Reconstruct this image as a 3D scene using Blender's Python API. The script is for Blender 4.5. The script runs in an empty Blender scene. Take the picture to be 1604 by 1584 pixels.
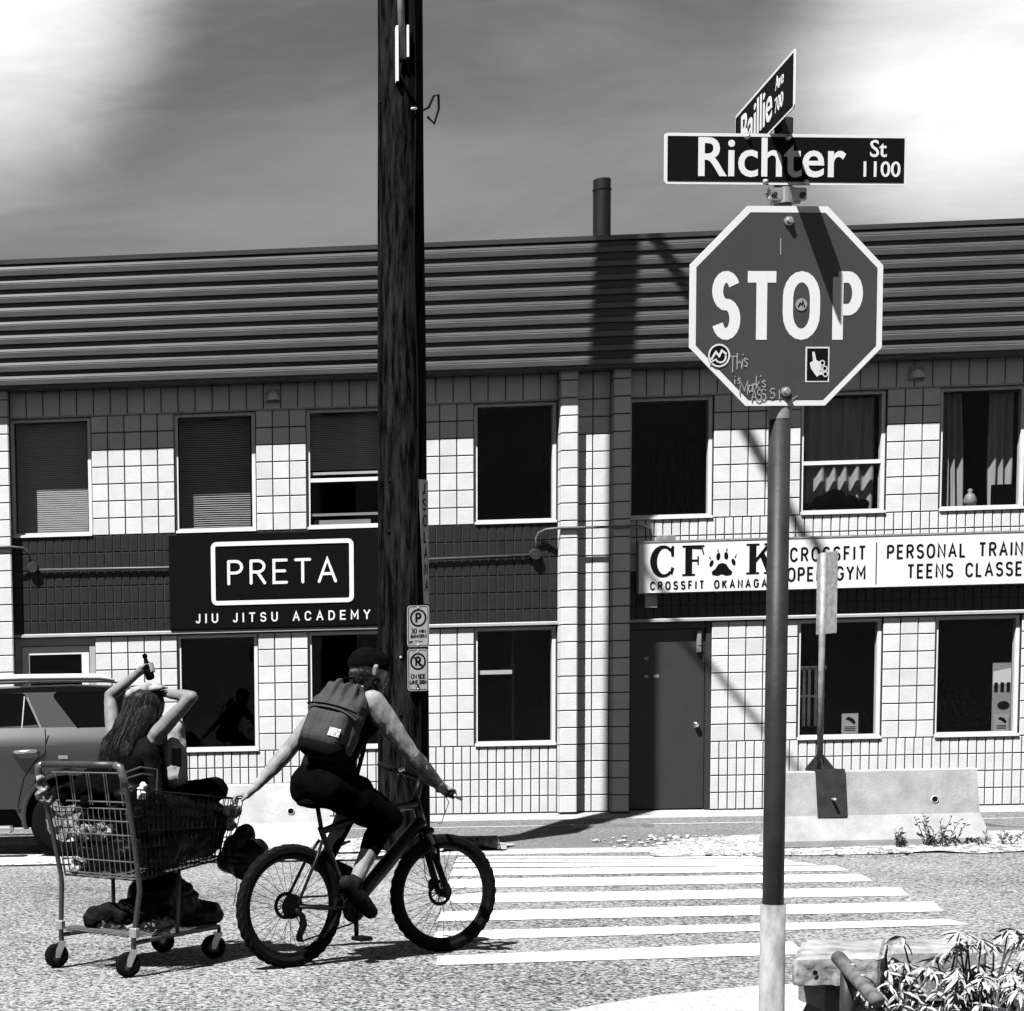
import bpy, bmesh, math, random
from mathutils import Vector, Matrix, noise
random.seed(7)
rad = math.radians
scene = bpy.context.scene
C = scene.collection

# ------------------------------------------------------------------ camera (shifted lens, slight roll)
PX, PY, F, HC = 98.0, 1335.0, 2630.0, 1.55
_l = Vector((-36800 - PX, 1916 - PY, F)).normalized()
_d = Vector((780 - PX, 32750 - PY, F)).normalized()
_d = (_d - _l * _l.dot(_d)).normalized()
AX, AZ = -_l, -_d
AY = AZ.cross(AX)                      # world axes written in camera axes (x right, y down, z forward)
cam_d = bpy.data.cameras.new('camera')
cam = bpy.data.objects.new('camera', cam_d)
C.objects.link(cam)
cr = Vector((AX.x, AY.x, AZ.x)); cd = Vector((AX.y, AY.y, AZ.y)); cf = Vector((AX.z, AY.z, AZ.z))
cu = -cd; cb = -cf
cam.matrix_world = Matrix(((cr.x, cu.x, cb.x, 0), (cr.y, cu.y, cb.y, 0), (cr.z, cu.z, cb.z, HC), (0, 0, 0, 1)))
cam_d.sensor_width = 36; cam_d.sensor_fit = 'HORIZONTAL'
cam_d.lens = F / 1604 * 36
cam_d.shift_x = (802 - PX) / 1604
cam_d.shift_y = (PY - 792) / 1604
cam_d.clip_end = 2000; cam_d.clip_start = 0.1
scene.camera = cam

def ray(px, py):
    c = Vector((px - PX, py - PY, F))
    return Vector((AX.dot(c), AY.dot(c), AZ.dot(c)))
def at(px, py, Y):
    r = ray(px, py); return r * (Y / r.y) + Vector((0, 0, HC))
def ground(px, py, z=0.0):
    r = ray(px, py); return r * ((z - HC) / r.z) + Vector((0, 0, HC))
def loc(px, py, org, ang, x=None, y=None, z=None):
    """point seen at a pixel, in the local frame of a thing, on one of its planes"""
    m = Matrix.Rotation(-ang, 3, 'Z')
    o = m @ (Vector((0, 0, HC)) - Vector(org)); d = m @ ray(px, py)
    t = (x - o.x) / d.x if x is not None else ((y - o.y) / d.y if y is not None else (z - o.z) / d.z)
    return o + d * t

# ------------------------------------------------------------------ sky, sun, exposure
SUN_L = Vector((0.41, 0.44, -1.0)).normalized()          # the way the light travels
elev = math.asin(-SUN_L.z)
azim = math.atan2(-SUN_L.x, -SUN_L.y)                    # clockwise from +Y
world = bpy.data.worlds.new('World'); scene.world = world; world.use_nodes = True
nt = world.node_tree; N = nt.nodes; Lk = nt.links
N.clear()
def wn(t, **k):
    n = N.new(t)
    for a, b in k.items(): setattr(n, a, b)
    return n
sky = wn('ShaderNodeTexSky', sky_type='NISHITA', sun_disc=False, sun_elevation=elev, sun_rotation=azim)
sky.air_density = 1.0; sky.dust_density = 0.2
sep = wn('ShaderNodeSeparateColor'); Lk.new(sky.outputs[0], sep.inputs[0])      # the red channel: a black and white photograph through a red filter
tc = wn('ShaderNodeTexCoord')
def wmath(op, a, b=None, clamp=False):
    n = wn('ShaderNodeMath', operation=op, use_clamp=clamp)
    for i, v in enumerate((a, b)):
        if v is None: continue
        if isinstance(v, (int, float)): n.inputs[i].default_value = v
        else: Lk.new(v, n.inputs[i])
    return n.outputs[0]
def wnoise(scale, detail, rough, stretch, off=0.0, dist=0.0):
    mp = wn('ShaderNodeMapping'); mp.inputs['Scale'].default_value = stretch; mp.inputs['Location'].default_value = (off, off * .7, off * .3); mp.inputs['Rotation'].default_value = (0, rad(14), 0)
    Lk.new(tc.outputs['Generated'], mp.inputs[0])
    n = wn('ShaderNodeTexNoise'); n.inputs['Scale'].default_value = scale; n.inputs['Detail'].default_value = detail
    n.inputs['Roughness'].default_value = rough; n.inputs['Distortion'].default_value = dist
    Lk.new(mp.outputs[0], n.inputs['Vector']); return n.outputs['Fac']
def wmap(v, a, b, c, d):
    n = wn('ShaderNodeMapRange', interpolation_type='SMOOTHSTEP')
    for i, q in zip((1, 2, 3, 4), (a, b, c, d)): n.inputs[i].default_value = q
    Lk.new(v, n.inputs[0]); return n.outputs[0]
def wlobe(px, py, inner, outer):
    d = ray(px, py).normalized()
    dp = wn('ShaderNodeVectorMath', operation='DOT_PRODUCT'); dp.inputs[1].default_value = d
    Lk.new(tc.outputs['Generated'], dp.inputs[0])
    return wmap(dp.outputs['Value'], math.cos(rad(outer)), math.cos(rad(inner)), 0, 1)
SKY_K = 0.014
base = wmath('MULTIPLY', sep.outputs[0], SKY_K)
band = wnoise(3.4, 6, .52, (1, 1, 3.4), 3.1, .5)
fine = wnoise(9.0, 8, .62, (1, 1.2, 4.2), 7.7, 1.2)
veil = wmath('ADD', wmath('MULTIPLY', band, .80), wmath('MULTIPLY', fine, .20))
veil = wmap(veil, .33, .70, 0, 1)
sepv = wn('ShaderNodeSeparateXYZ'); Lk.new(tc.outputs['Generated'], sepv.inputs[0])
low = wmap(sepv.outputs[2], .40, .75, 1.0, .25)          # the cloud layer thins towards the zenith
cum = wnoise(2.2, 5, .55, (1, 1, 2.0), 1.3, .3)
# two sunlit cloud masses that reach into the upper corners of the view
masses = wmath('MAXIMUM', wlobe(-70, -60, .1, 10.0), wlobe(1690, -10, .1, 10.5))
masses = wmap(wmath('ADD', masses, wmath('MULTIPLY', wmath('SUBTRACT', wmath('ADD', wmath('MULTIPLY', band, .75), wmath('MULTIPLY', fine, .25)), .5), .7)), .12, 1.3, 0, 1)
masses = wmath('POWER', masses, 1.7)
grey = wmath('ADD', wmath('ADD', base, .010), wmath('ADD', wmath('MULTIPLY', wmath('MULTIPLY', wmath('ADD', veil, .35), low), .072), wmap(sepv.outputs[2], .24, .50, .034, 0)))
tot = wmath('ADD', grey, wmath('MULTIPLY', masses, .55))
bg = wn('ShaderNodeBackground'); Lk.new(tot, bg.inputs[0]); bg.inputs[1].default_value = 1.0
wo = wn('ShaderNodeOutputWorld'); Lk.new(bg.outputs[0], wo.inputs[0])

sd = bpy.data.lights.new('sun', 'SUN'); sd.energy = 5.0; sd.angle = rad(.53); sd.color = (1, 1, 1)
so = bpy.data.objects.new('sun', sd); C.objects.link(so)
so.rotation_euler = SUN_L.to_track_quat('-Z', 'Y').to_euler(); so.location = (-8, -8, 20)
scene.view_settings.view_transform = 'Standard'; scene.view_settings.look = 'None'
scene.view_settings.gamma = 1.0; scene.view_settings.use_curve_mapping = False
scene.view_settings.exposure = .92
scene.cycles.max_bounces = 4; scene.cycles.diffuse_bounces = 0; scene.cycles.glossy_bounces = 2
scene.cycles.transparent_max_bounces = 8; scene.cycles.use_denoising = True; scene.cycles.adaptive_threshold = .03

# ------------------------------------------------------------------ materials (all grey: the photograph is black and white)
M = {}
def G(name, v, rough=.7, amp=0.0, scale=8.0, bump=0.0, bscale=None, metal=0.0, spec=.25, rnd=0.0, stretch=None, ramp=None, sheen=0, detail=5, coat=0):
    m = bpy.data.materials.new(name); m.use_nodes = True
    t = m.node_tree; n = t.nodes; b = n['Principled BSDF']
    b.inputs['Base Color'].default_value = (v, v, v, 1); b.inputs['Roughness'].default_value = rough
    b.inputs['Metallic'].default_value = metal; b.inputs['Specular IOR Level'].default_value = spec
    if coat: b.inputs['Coat Weight'].default_value = coat; b.inputs['Coat Roughness'].default_value = .08
    geo = n.new('ShaderNodeNewGeometry'); mp = n.new('ShaderNodeMapping')
    t.links.new(geo.outputs['Position'], mp.inputs[0])
    if stretch: mp.inputs['Scale'].default_value = stretch
    if amp or ramp:
        no = n.new('ShaderNodeTexNoise'); no.inputs['Scale'].default_value = scale; no.inputs['Detail'].default_value = detail; no.inputs['Roughness'].default_value = .65
        t.links.new(mp.outputs[0], no.inputs['Vector'])
        mr = n.new('ShaderNodeMapRange')
        lo, hi = ramp if ramp else (.3, .7)
        mr.inputs[1].default_value = lo; mr.inputs[2].default_value = hi
        mr.inputs[3].default_value = v * (1 - amp); mr.inputs[4].default_value = min(.95, v * (1 + amp))
        t.links.new(no.outputs['Fac'], mr.inputs[0]); out = mr.outputs[0]
        if rnd:
            oi = n.new('ShaderNodeObjectInfo'); m2 = n.new('ShaderNodeMapRange')
            m2.inputs[3].default_value = 1 - rnd; m2.inputs[4].default_value = 1 + rnd
            t.links.new(oi.outputs['Random'], m2.inputs[0])
            mu = n.new('ShaderNodeMath'); mu.operation = 'MULTIPLY'
            t.links.new(out, mu.inputs[0]); t.links.new(m2.outputs[0], mu.inputs[1]); out = mu.outputs[0]
        t.links.new(out, b.inputs['Base Color'])
    if bump:
        n2 = n.new('ShaderNodeTexNoise'); n2.inputs['Scale'].default_value = bscale or scale * 4; n2.inputs['Detail'].default_value = 4
        t.links.new(mp.outputs[0], n2.inputs['Vector'])
        bp = n.new('ShaderNodeBump'); bp.inputs['Strength'].default_value = bump; bp.inputs['Distance'].default_value = .01
        t.links.new(n2.outputs['Fac'], bp.inputs['Height']); t.links.new(bp.outputs[0], b.inputs['Normal'])
    M[name] = m
    return m
def asphalt(name, lo, hi, scale, bump):
    m = G(name, .12, .85, spec=.3); t = m.node_tree; n = t.nodes; b = n['Principled BSDF']
    geo = n.new('ShaderNodeNewGeometry')
    v = n.new('ShaderNodeTexVoronoi'); v.inputs['Scale'].default_value = scale; t.links.new(geo.outputs['Position'], v.inputs['Vector'])
    no = n.new('ShaderNodeTexNoise'); no.inputs['Scale'].default_value = scale * .55; no.inputs['Detail'].default_value = 6; no.inputs['Roughness'].default_value = .75
    t.links.new(geo.outputs['Position'], no.inputs['Vector'])
    big = n.new('ShaderNodeTexNoise'); big.inputs['Scale'].default_value = .4; big.inputs['Detail'].default_value = 5
    t.links.new(geo.outputs['Position'], big.inputs['Vector'])
    sc = n.new('ShaderNodeSeparateColor'); t.links.new(v.outputs['Color'], sc.inputs[0])
    mx = n.new('ShaderNodeMath'); mx.operation = 'MULTIPLY_ADD'; mx.inputs[1].default_value = .45
    t.links.new(sc.outputs[0], mx.inputs[0]); t.links.new(no.outputs['Fac'], mx.inputs[2])
    mb = n.new('ShaderNodeMath'); mb.operation = 'MULTIPLY_ADD'; mb.inputs[1].default_value = .42
    t.links.new(big.outputs['Fac'], mb.inputs[0]); t.links.new(mx.outputs[0], mb.inputs[2])
    mr = n.new('ShaderNodeMapRange'); mr.inputs[1].default_value = .74; mr.inputs[2].default_value = 1.12; mr.inputs[3].default_value = lo; mr.inputs[4].default_value = hi
    t.links.new(mb.outputs[0], mr.inputs[0]); t.links.new(mr.outputs[0], b.inputs['Base Color'])
    bp = n.new('ShaderNodeBump'); bp.inputs['Strength'].default_value = bump; bp.inputs['Distance'].default_value = .012
    t.links.new(mx.outputs[0], bp.inputs['Height']); t.links.new(bp.outputs[0], b.inputs['Normal'])
    return m
asphalt('asphalt', .015, .44, 58, 1.0)
asphalt('asphalt_apron', .10, .22, 60, .4)
asphalt('gravel', .16, .62, 26, 1.0)
asphalt('concrete_ground', .30, .5, 60, .25)
G('block_white', .73, .75, .10, 3.5, .2, 50, rnd=.06, detail=8)
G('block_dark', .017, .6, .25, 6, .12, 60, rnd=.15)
G('mortar_white', .045, .9, .3, 20)
G('mortar_dark', .008, .9)
G('frame_white', .82, .4, .05, 6)
G('frame_grey', .45, .5, .08, 6)
G('interior', .015, .95, spec=.05)
G('roof_metal', .075, .42, .22, 3, .05, 30, spec=.5, stretch=(.6, 4, 4))
G('blind', .5, .6, .05, 4)
G('curtain', .42, .8, .2, 9, stretch=(4, 4, .3))
G('door_paint', .045, .45, .1, 2, .03, 30)
G('chrome', .75, .18, metal=1)
G('galv', .42, .45, .2, 14, .05, 60, metal=.6)
G('galv_dull', .30, .6, .35, 12, .1, 50, metal=.2)
G('pole_paint', .024, .5, .3, 12, .1, 60)
G('white_paint', .80, .55, .04, 9)
G('marking', .50, .85, .5, 9, .3, 120, ramp=(.30, .46), detail=10)
G('sign_red', .062, .38, .10, 9, spec=.4)
G('sign_black', .004, .85, spec=.08)
G('sign_blue', .004, .8, spec=.1)
G('letter_white', .84, .5)
G('letter_black', .004, .8, spec=.1)
G('sign_face', .84, .45, .03, 3)
G('strip_grey', .34, .5, .15, 20)
G('wood', .016, .95, .95, 6, 1.0, 14, stretch=(3.2, 3.2, .38), ramp=(.42, .72), detail=9, spec=.03)
G('wood_dark', .006, .9)
G('concrete', .38, .85, .22, 4, .3, 45, ramp=(.3, .7), detail=8)
G('concrete_pale', .52, .85, .2, 4, .3, 45, detail=8)
G('concrete_old', .29, .9, .55, 6, .5, 35, ramp=(.3, .7), detail=9)
G('steel_dark', .045, .5, .3, 10, metal=.3)
G('car_paint', .075, .32, .05, 1, metal=.35, coat=.6)
G('car_black', .004, .6, spec=.1)
G('car_trim', .55, .25, metal=.8)
G('glass_dark', .003, .08, spec=.25)
G('rubber', .007, .9, .4, 30, .3, 80, spec=.08)
G('bike_black', .003, .45, .2, 8, spec=.12)
G('bike_grey', .008, .35, .2, 8, spec=.2)
G('spoke', .008, .6, spec=.1)
G('skin_pale', .20, .55, .22, 9, .12, 40, detail=7)
G('skin_tan', .25, .55, .30, 8, .15, 40, detail=7)
G('cloth_black', .0022, .95, .4, 10, .3, 40, spec=.02)
G('cloth_dark', .008, .95, .35, 12, .4, 35, spec=.03)
G('cap_black', .0035, .95, .3, 20, .2, 80, spec=.02)
G('pack_cloth', .042, .85, .28, 9, .5, 25)
G('pack_dark', .005, .9, .3, 9, .3, 30, spec=.03)
G('patch', .5, .7, .6, 60, ramp=(.4, .6))
G('hair', .011, .55, .9, 14, stretch=(9, 9, .7), ramp=(.3, .7))
G('hair_light', .11, .4, .5, 20)
G('shoe', .012, .85, .6, 22, .3, 40, spec=.06)
G('plastic_bag', .003, .5, .5, 10, .5, 14, spec=.12)
G('clear_bag', .20, .3, .8, 22, .8, 30, ramp=(.4, .6))
G('cloth_pale', .30, .85, .35, 14, .4, 30)
G('blanket', .008, .9, .8, 12, .6, 20, spec=.05)
G('leaf', .45, .55, .3, 9, rnd=.3)
G('leaf_dark', .05, .6, .4, 9, rnd=.3)
G('stem', .12, .8)
G('soil', .05, .95, .5, 9, .6, 30)
G('lamp_white', .9, .5)
G('conduit', .12, .5, .15, 10, metal=.3)
G('cable_black', .004, .8, spec=.08)
G('sticker', .75, .5)
G('sleeve', .22, .7, .5, 16, .3, 50, ramp=(.35, .65), detail=9, stretch=(1, 1, .4))
G('skin_dark', .06, .6, .6, 22, .15, 40, ramp=(.4, .6), detail=7)
G('flue', .012, .5, .3, 9)
G('pipe_rust', .12, .6, .6, 14, .2, 40)
G('cart_metal', .055, .45, .35, 12, .1, 50, metal=.4, spec=.4)
G('cart_wire', .17, .4, .3, 12, metal=.6, spec=.5)
G('cart_dark', .012, .6, .3, 12, spec=.15)
def glass(name, refl_grey=.9, tint=.55):
    m = bpy.data.materials.new(name); m.use_nodes = True; t = m.node_tree; n = t.nodes; n.clear()
    tr = n.new('ShaderNodeBsdfTransparent'); tr.inputs[0].default_value = (tint, tint, tint, 1)
    gl = n.new('ShaderNodeBsdfGlossy'); gl.inputs['Roughness'].default_value = .02; gl.inputs[0].default_value = (refl_grey,) * 3 + (1,)
    fr = n.new('ShaderNodeLayerWeight'); fr.inputs[0].default_value = .5
    pw = n.new('ShaderNodeMath'); pw.operation = 'POWER'; pw.inputs[1].default_value = 4.0; t.links.new(fr.outputs['Facing'], pw.inputs[0])
    ad = n.new('ShaderNodeMath'); ad.operation = 'MULTIPLY_ADD'; ad.inputs[1].default_value = .7; ad.inputs[2].default_value = .035; t.links.new(pw.outputs[0], ad.inputs[0])
    mx = n.new('ShaderNodeMixShader'); o = n.new('ShaderNodeOutputMaterial')
    t.links.new(ad.outputs[0], mx.inputs[0]); t.links.new(tr.outputs[0], mx.inputs[1]); t.links.new(gl.outputs[0], mx.inputs[2]); t.links.new(mx.outputs[0], o.inputs[0])
    M[name] = m
glass('glass', .45, .8)
glass('glass_tint', .9, .10)

# ------------------------------------------------------------------ mesh helpers
class MB:
    def __init__(s): s.v = []; s.f = []
    def add(s, vs, fs):
        k = len(s.v); s.v += [Vector(p) for p in vs]; s.f += [tuple(i + k for i in f) for f in fs]; return s
    def box(s, x0, x1, y0, y1, z0, z1):
        return s.add([(x0, y0, z0), (x1, y0, z0), (x1, y1, z0), (x0, y1, z0), (x0, y0, z1), (x1, y0, z1), (x1, y1, z1), (x0, y1, z1)],
                     [(0, 3, 2, 1), (4, 5, 6, 7), (0, 1, 5, 4), (1, 2, 6, 5), (2, 3, 7, 6), (3, 0, 4, 7)])
    def bbox(s, x0, x1, y0, y1, z0, z1, b):
        """box with its vertical and front edges chamfered"""
        pts = [(x0 + b, y0), (x1 - b, y0), (x1, y0 + b), (x1, y1 - b), (x1 - b, y1), (x0 + b, y1), (x0, y1 - b), (x0, y0 + b)]
        def ring(z, i): 
            cx, cy = (x0 + x1) / 2, (y0 + y1) / 2
            return [(p[0] + (i if p[0] < cx else -i), p[1] + (i if p[1] < cy else -i), z) for p in pts]
        vs = ring(z0, b) + ring(z0 + b, 0) + ring(z1 - b, 0) + ring(z1, b)
        fs = [tuple(range(7, -1, -1)), tuple(range(24, 32))]
        for r in range(3):
            for i in range(8):
                j = (i + 1) % 8; fs.append((r * 8 + i, r * 8 + j, r * 8 + 8 + j, r * 8 + 8 + i))
        return s.add(vs, fs)
    def prism(s, poly, y0, y1):
        """polygon in x,z (counter-clockwise seen from -y), extruded from y0 (front) to y1"""
        n = len(poly)
        vs = [(p[0], y0, p[1]) for p in poly] + [(p[0], y1, p[1]) for p in poly]
        return s.add(vs, [tuple(range(n)), tuple(range(2 * n - 1, n - 1, -1))] + [(i, i + n, (i + 1) % n + n, (i + 1) % n) for i in range(n)])
    def prismx(s, poly, x0, x1):
        """polygon in y,z, extruded along x"""
        n = len(poly)
        vs = [(x0, p[0], p[1]) for p in poly] + [(x1, p[0], p[1]) for p in poly]
        return s.add(vs, [tuple(range(n)), tuple(range(2 * n - 1, n - 1, -1))] + [(i, i + n, (i + 1) % n + n, (i + 1) % n) for i in range(n)])
    def tube(s, path, r, seg=8, cap=True, closed=False):
        path = [Vector(p) for p in path]; n = len(path)
        rs = r if isinstance(r, (list, tuple)) else [r] * n
        prev = None; rings = []
        for i in range(n):
            if closed: t = path[(i + 1) % n] - path[i - 1]
            else: t = path[min(i + 1, n - 1)] - path[max(i - 1, 0)]
            if t.length < 1e-9: t = Vector((0, 0, 1))
            t.normalize()
            if prev is None:
                a = Vector((0, 0, 1)) if abs(t.z) < .9 else Vector((1, 0, 0))
                u = t.cross(a).normalized()
            else:
                u = prev - t * prev.dot(t)
                if u.length < 1e-6: u = t.orthogonal()
                u.normalize()
            prev = u; w = t.cross(u)
            rings.append([path[i] + (u * math.cos(2 * math.pi * k / seg) + w * math.sin(2 * math.pi * k / seg)) * rs[i] for k in range(seg)])
        vs = [p for q in rings for p in q]; fs = []
        m = n if closed else n - 1
        for i in range(m):
            j = (i + 1) % n
            for k in range(seg):
                l = (k + 1) % seg; fs.append((i * seg + k, i * seg + l, j * seg + l, j * seg + k))
        if cap and not closed:
            fs.append(tuple(range(seg - 1, -1, -1))); fs.append(tuple((n - 1) * seg + k for k in range(seg)))
        return s.add(vs, fs)
    def capsule(s, a, b, ra, rb, seg=12, rings=4):
        a = Vector(a); b = Vector(b); t = b - a
        if t.length < 1e-6: t = Vector((0, 0, 1e-4)); b = a + t
        d = t.normalized(); path = []; rs = []
        for i in range(rings):
            q = math.pi / 2 * (1 - (i + .12) / rings); path.append(a - d * ra * math.sin(q)); rs.append(ra * math.cos(q))
        path.append(a); rs.append(ra); path.append(b); rs.append(rb)
        for i in range(rings):
            q = math.pi / 2 * (i + 1 - .12) / rings; path.append(b + d * rb * math.sin(q)); rs.append(rb * math.cos(q))
        return s.tube(path, rs, seg)
    def ellipsoid(s, c, r, rot=None, nu=16, nv=10, fn=None):
        vs = []; fs = []; c = Vector(c)
        for j in range(nv + 1):
            th = math.pi * j / nv
            for i in range(nu):
                ph = 2 * math.pi * i / nu
                p = Vector((math.sin(th) * math.cos(ph), math.sin(th) * math.sin(ph), math.cos(th)))
                if fn: p = fn(p)
                p = Vector((p.x * r[0], p.y * r[1], p.z * r[2]))
                if rot: p = rot @ p
                vs.append(c + p)
        for j in range(nv):
            for i in range(nu):
                k = (i + 1) % nu; fs.append((j * nu + i, (j + 1) * nu + i, (j + 1) * nu + k, j * nu + k))
        return s.add(vs, fs)
    def lathe(s, prof, org, axis='y', seg=24):
        """profile of (radius, along), turned about an axis through org"""
        o = Vector(org); vs = []; fs = []; n = len(prof)
        for k in range(seg):
            a = 2 * math.pi * k / seg; ca, sa = math.cos(a), math.sin(a)
            for r, h in prof:
                if axis == 'y': vs.append(o + Vector((r * ca, h, r * sa)))
                elif axis == 'x': vs.append(o + Vector((h, r * ca, r * sa)))
                else: vs.append(o + Vector((r * ca, r * sa, h)))
        for k in range(seg):
            l = (k + 1) % seg
            for i in range(n - 1): fs.append((k * n + i, l * n + i, l * n + i + 1, k * n + i + 1))
        return s.add(vs, fs)
    def mesh(s, name, mat, smooth=False):
        me = bpy.data.meshes.new(name); me.from_pydata([tuple(p) for p in s.v], [], s.f)
        if mat: me.materials.append(M[mat])
        bm = bmesh.new(); bm.from_mesh(me); bmesh.ops.recalc_face_normals(bm, faces=bm.faces); bm.to_mesh(me); bm.free()
        if smooth:
            for p in me.polygons: p.use_smooth = True
        return me
    def build(s, name, mat, parent=None, smooth=False, auto=None):
        me = s.mesh(name, mat, smooth or auto is not None)
        if auto is not None: me.set_sharp_from_angle(angle=rad(auto))
        return link(name, me, parent)
def link(name, me, parent=None, loc=None, rot=None):
    o = bpy.data.objects.new(name, me); C.objects.link(o)
    if parent: o.parent = parent
    if loc is not None: o.location = loc
    if rot is not None: o.rotation_euler = rot
    return o
def tag(o, label, cat=None, group=None, kind=None):
    if label: o['label'] = label
    if cat: o['category'] = cat
    if group: o['group'] = group
    if kind: o['kind'] = kind
    return o
def thing(name, label, cat, loc=(0, 0, 0), rz=0, group=None):
    o = bpy.data.objects.new(name, None); C.objects.link(o)
    o.location = loc; o.rotation_euler = (0, 0, rz); o.empty_display_size = .1
    return tag(o, label, cat, group)
def struct(o, kind='structure'):
    o['kind'] = kind; return o
tmp_scene = bpy.data.scenes.new('workbench')          # one-object scene for evaluating modifiers quickly, removed at the end
def evaluated(o):
    vl = tmp_scene.view_layers[0]; vl.update(); return o.evaluated_get(vl.depsgraph)
def remeshed(mb, name, mat, parent=None, voxel=.008, smooth=5, factor=.5, disp=None):
    """one continuous skin over overlapping capsules"""
    me = mb.mesh(name + '_raw', mat); o = bpy.data.objects.new(name + '_raw', me); tmp_scene.collection.objects.link(o)
    r = o.modifiers.new('r', 'REMESH'); r.mode = 'VOXEL'; r.voxel_size = voxel; r.use_smooth_shade = True
    if smooth:
        q = o.modifiers.new('s', 'SMOOTH'); q.iterations = smooth; q.factor = factor
    nm = bpy.data.meshes.new_from_object(evaluated(o)); nm.name = name
    bpy.data.objects.remove(o); bpy.data.meshes.remove(me)
    if disp:
        dat = [(v.co.copy(), v.normal.copy()) for v in nm.vertices]; flat = []
        for c_, n_ in dat: flat += disp(c_, n_)[:]
        nm.vertices.foreach_set('co', flat); nm.update()
    if not nm.materials: nm.materials.append(M[mat])
    for p in nm.polygons: p.use_smooth = True
    return link(name, nm, parent)

# ---- lettering: strokes
def arc(cx, cy, rx, ry, a0, a1, n=10):
    return [(cx + rx * math.cos(rad(a0 + (a1 - a0) * i / n)), cy + ry * math.sin(rad(a0 + (a1 - a0) * i / n))) for i in range(n + 1)]
GL = {
 'A': (.72, [[(0, 0), (.36, 1), (.72, 0)], [(.13, .34), (.59, .34)]]),
 'C': (.66, [arc(.33, .66, .33, .34, 20, 180, 8) + arc(.33, .34, .33, .34, 180, 340, 8)]),
 'D': (.66, [[(0, 0), (0, 1), (.3, 1)] + arc(.3, .5, .36, .5, 80, -80, 10) + [(.3, 0), (0, 0)]]),
 'E': (.55, [[(.55, 1), (0, 1), (0, 0), (.55, 0)], [(0, .52), (.48, .52)]]),
 'F': (.52, [[(.52, 1), (0, 1), (0, 0)], [(0, .52), (.45, .52)]]),
 'G': (.68, [arc(.34, .66, .34, .34, 20, 180, 8) + arc(.34, .34, .34, .34, 180, 350, 8) + [(.68, .46), (.40, .46)]]),
 'H': (.62, [[(0, 0), (0, 1)], [(.62, 0), (.62, 1)], [(0, .5), (.62, .5)]]),
 'I': (.0, [[(0, 0), (0, 1)]]),
 'J': (.42, [[(.42, 1), (.42, .22)] + arc(.21, .22, .21, .22, -10, -160, 7)]),
 'K': (.6, [[(0, 0), (0, 1)], [(.6, 1), (.04, .42)], [(.2, .56), (.6, 0)]]),
 'L': (.5, [[(0, 1), (0, 0), (.5, 0)]]),
 'M': (.8, [[(0, 0), (0, 1), (.4, .3), (.8, 1), (.8, 0)]]),
 'N': (.64, [[(0, 0), (0, 1), (.64, 0), (.64, 1)]]),
 'O': (.7, [arc(.35, .64, .35, .36, 0, 180, 10) + arc(.35, .36, .35, .36, 180, 360, 10) + [(.7, .64)]]),
 'P': (.58, [[(0, 0), (0, 1)], [(0, 1), (.3, 1)] + arc(.3, .74, .28, .26, 80, -80, 8) + [(.3, .48), (0, .48)]]),
 'R': (.6, [[(0, 0), (0, 1)], [(0, 1), (.3, 1)] + arc(.3, .75, .28, .25, 80, -80, 8) + [(.3, .5), (0, .5)], [(.28, .5), (.6, 0)]]),
 'S': (.6, [arc(.3, .75, .29, .25, 25, 180, 8) + arc(.3, .75, .29, .24, 195, 255, 3) + arc(.3, .26, .3, .26, 75, -30, 6) + arc(.3, .26, .3, .26, -45, -160, 6)]),
 'T': (.62, [[(0, 1), (.62, 1)], [(.31, 1), (.31, 0)]]),
 'U': (.64, [[(0, 1), (0, .32)] + arc(.32, .32, .32, .32, 190, 350, 10) + [(.64, .32), (.64, 1)]]),
 'Y': (.66, [[(0, 1), (.33, .48), (.66, 1)], [(.33, .48), (.33, 0)]]),
 '3': (.5, [arc(.25, .75, .24, .25, 150, -80, 8) + arc(.25, .26, .26, .26, 80, -150, 8)]),
 '0': (.5, [arc(.25, .64, .25, .36, 0, 180, 8) + arc(.25, .36, .25, .36, 180, 360, 8) + [(.5, .64)]]),
 '8': (.5, [arc(.25, .75, .22, .25, -90, 270, 12), arc(.25, .25, .25, .25, -90, 270, 12)]),
 '5': (.5, [[(.46, 1), (.06, 1), (.03, .56)] + arc(.24, .32, .26, .31, 110, -150, 10)]),
 's': (.4, [[(.4, .45), (.15, .55), (.05, .4), (.35, .2), (.3, .02), (0, .08)]]),
 'h': (.4, [[(0, 1), (0, 0)], [(0, .35), (.2, .5), (.38, .4), (.4, 0)]]),
 'i': (.05, [[(.02, .5), (0, 0)], [(.03, .75), (.05, .85)]]),
 'a': (.42, [[(.4, .5), (.1, .5), (0, .2), (.15, 0), (.38, .15), (.4, .5), (.42, 0)]]),
 'r': (.3, [[(0, .5), (0, 0)], [(0, .3), (.15, .5), (.3, .48)]]),
 'k': (.4, [[(0, 1), (0, 0)], [(.35, .55), (.03, .25), (.4, 0)]]),
 't': (.3, [[(.15, .9), (.13, .05), (.3, 0)], [(0, .6), (.32, .62)]]),
 "'": (.05, [[(.03, 1), (0, .8)]]), '/': (.35, [[(0, 0), (.35, 1)]]), '-': (.4, [[(0, .5), (.4, .5)]]), '.': (.05, [[(0, 0), (.02, .06)]]),
}
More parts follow.
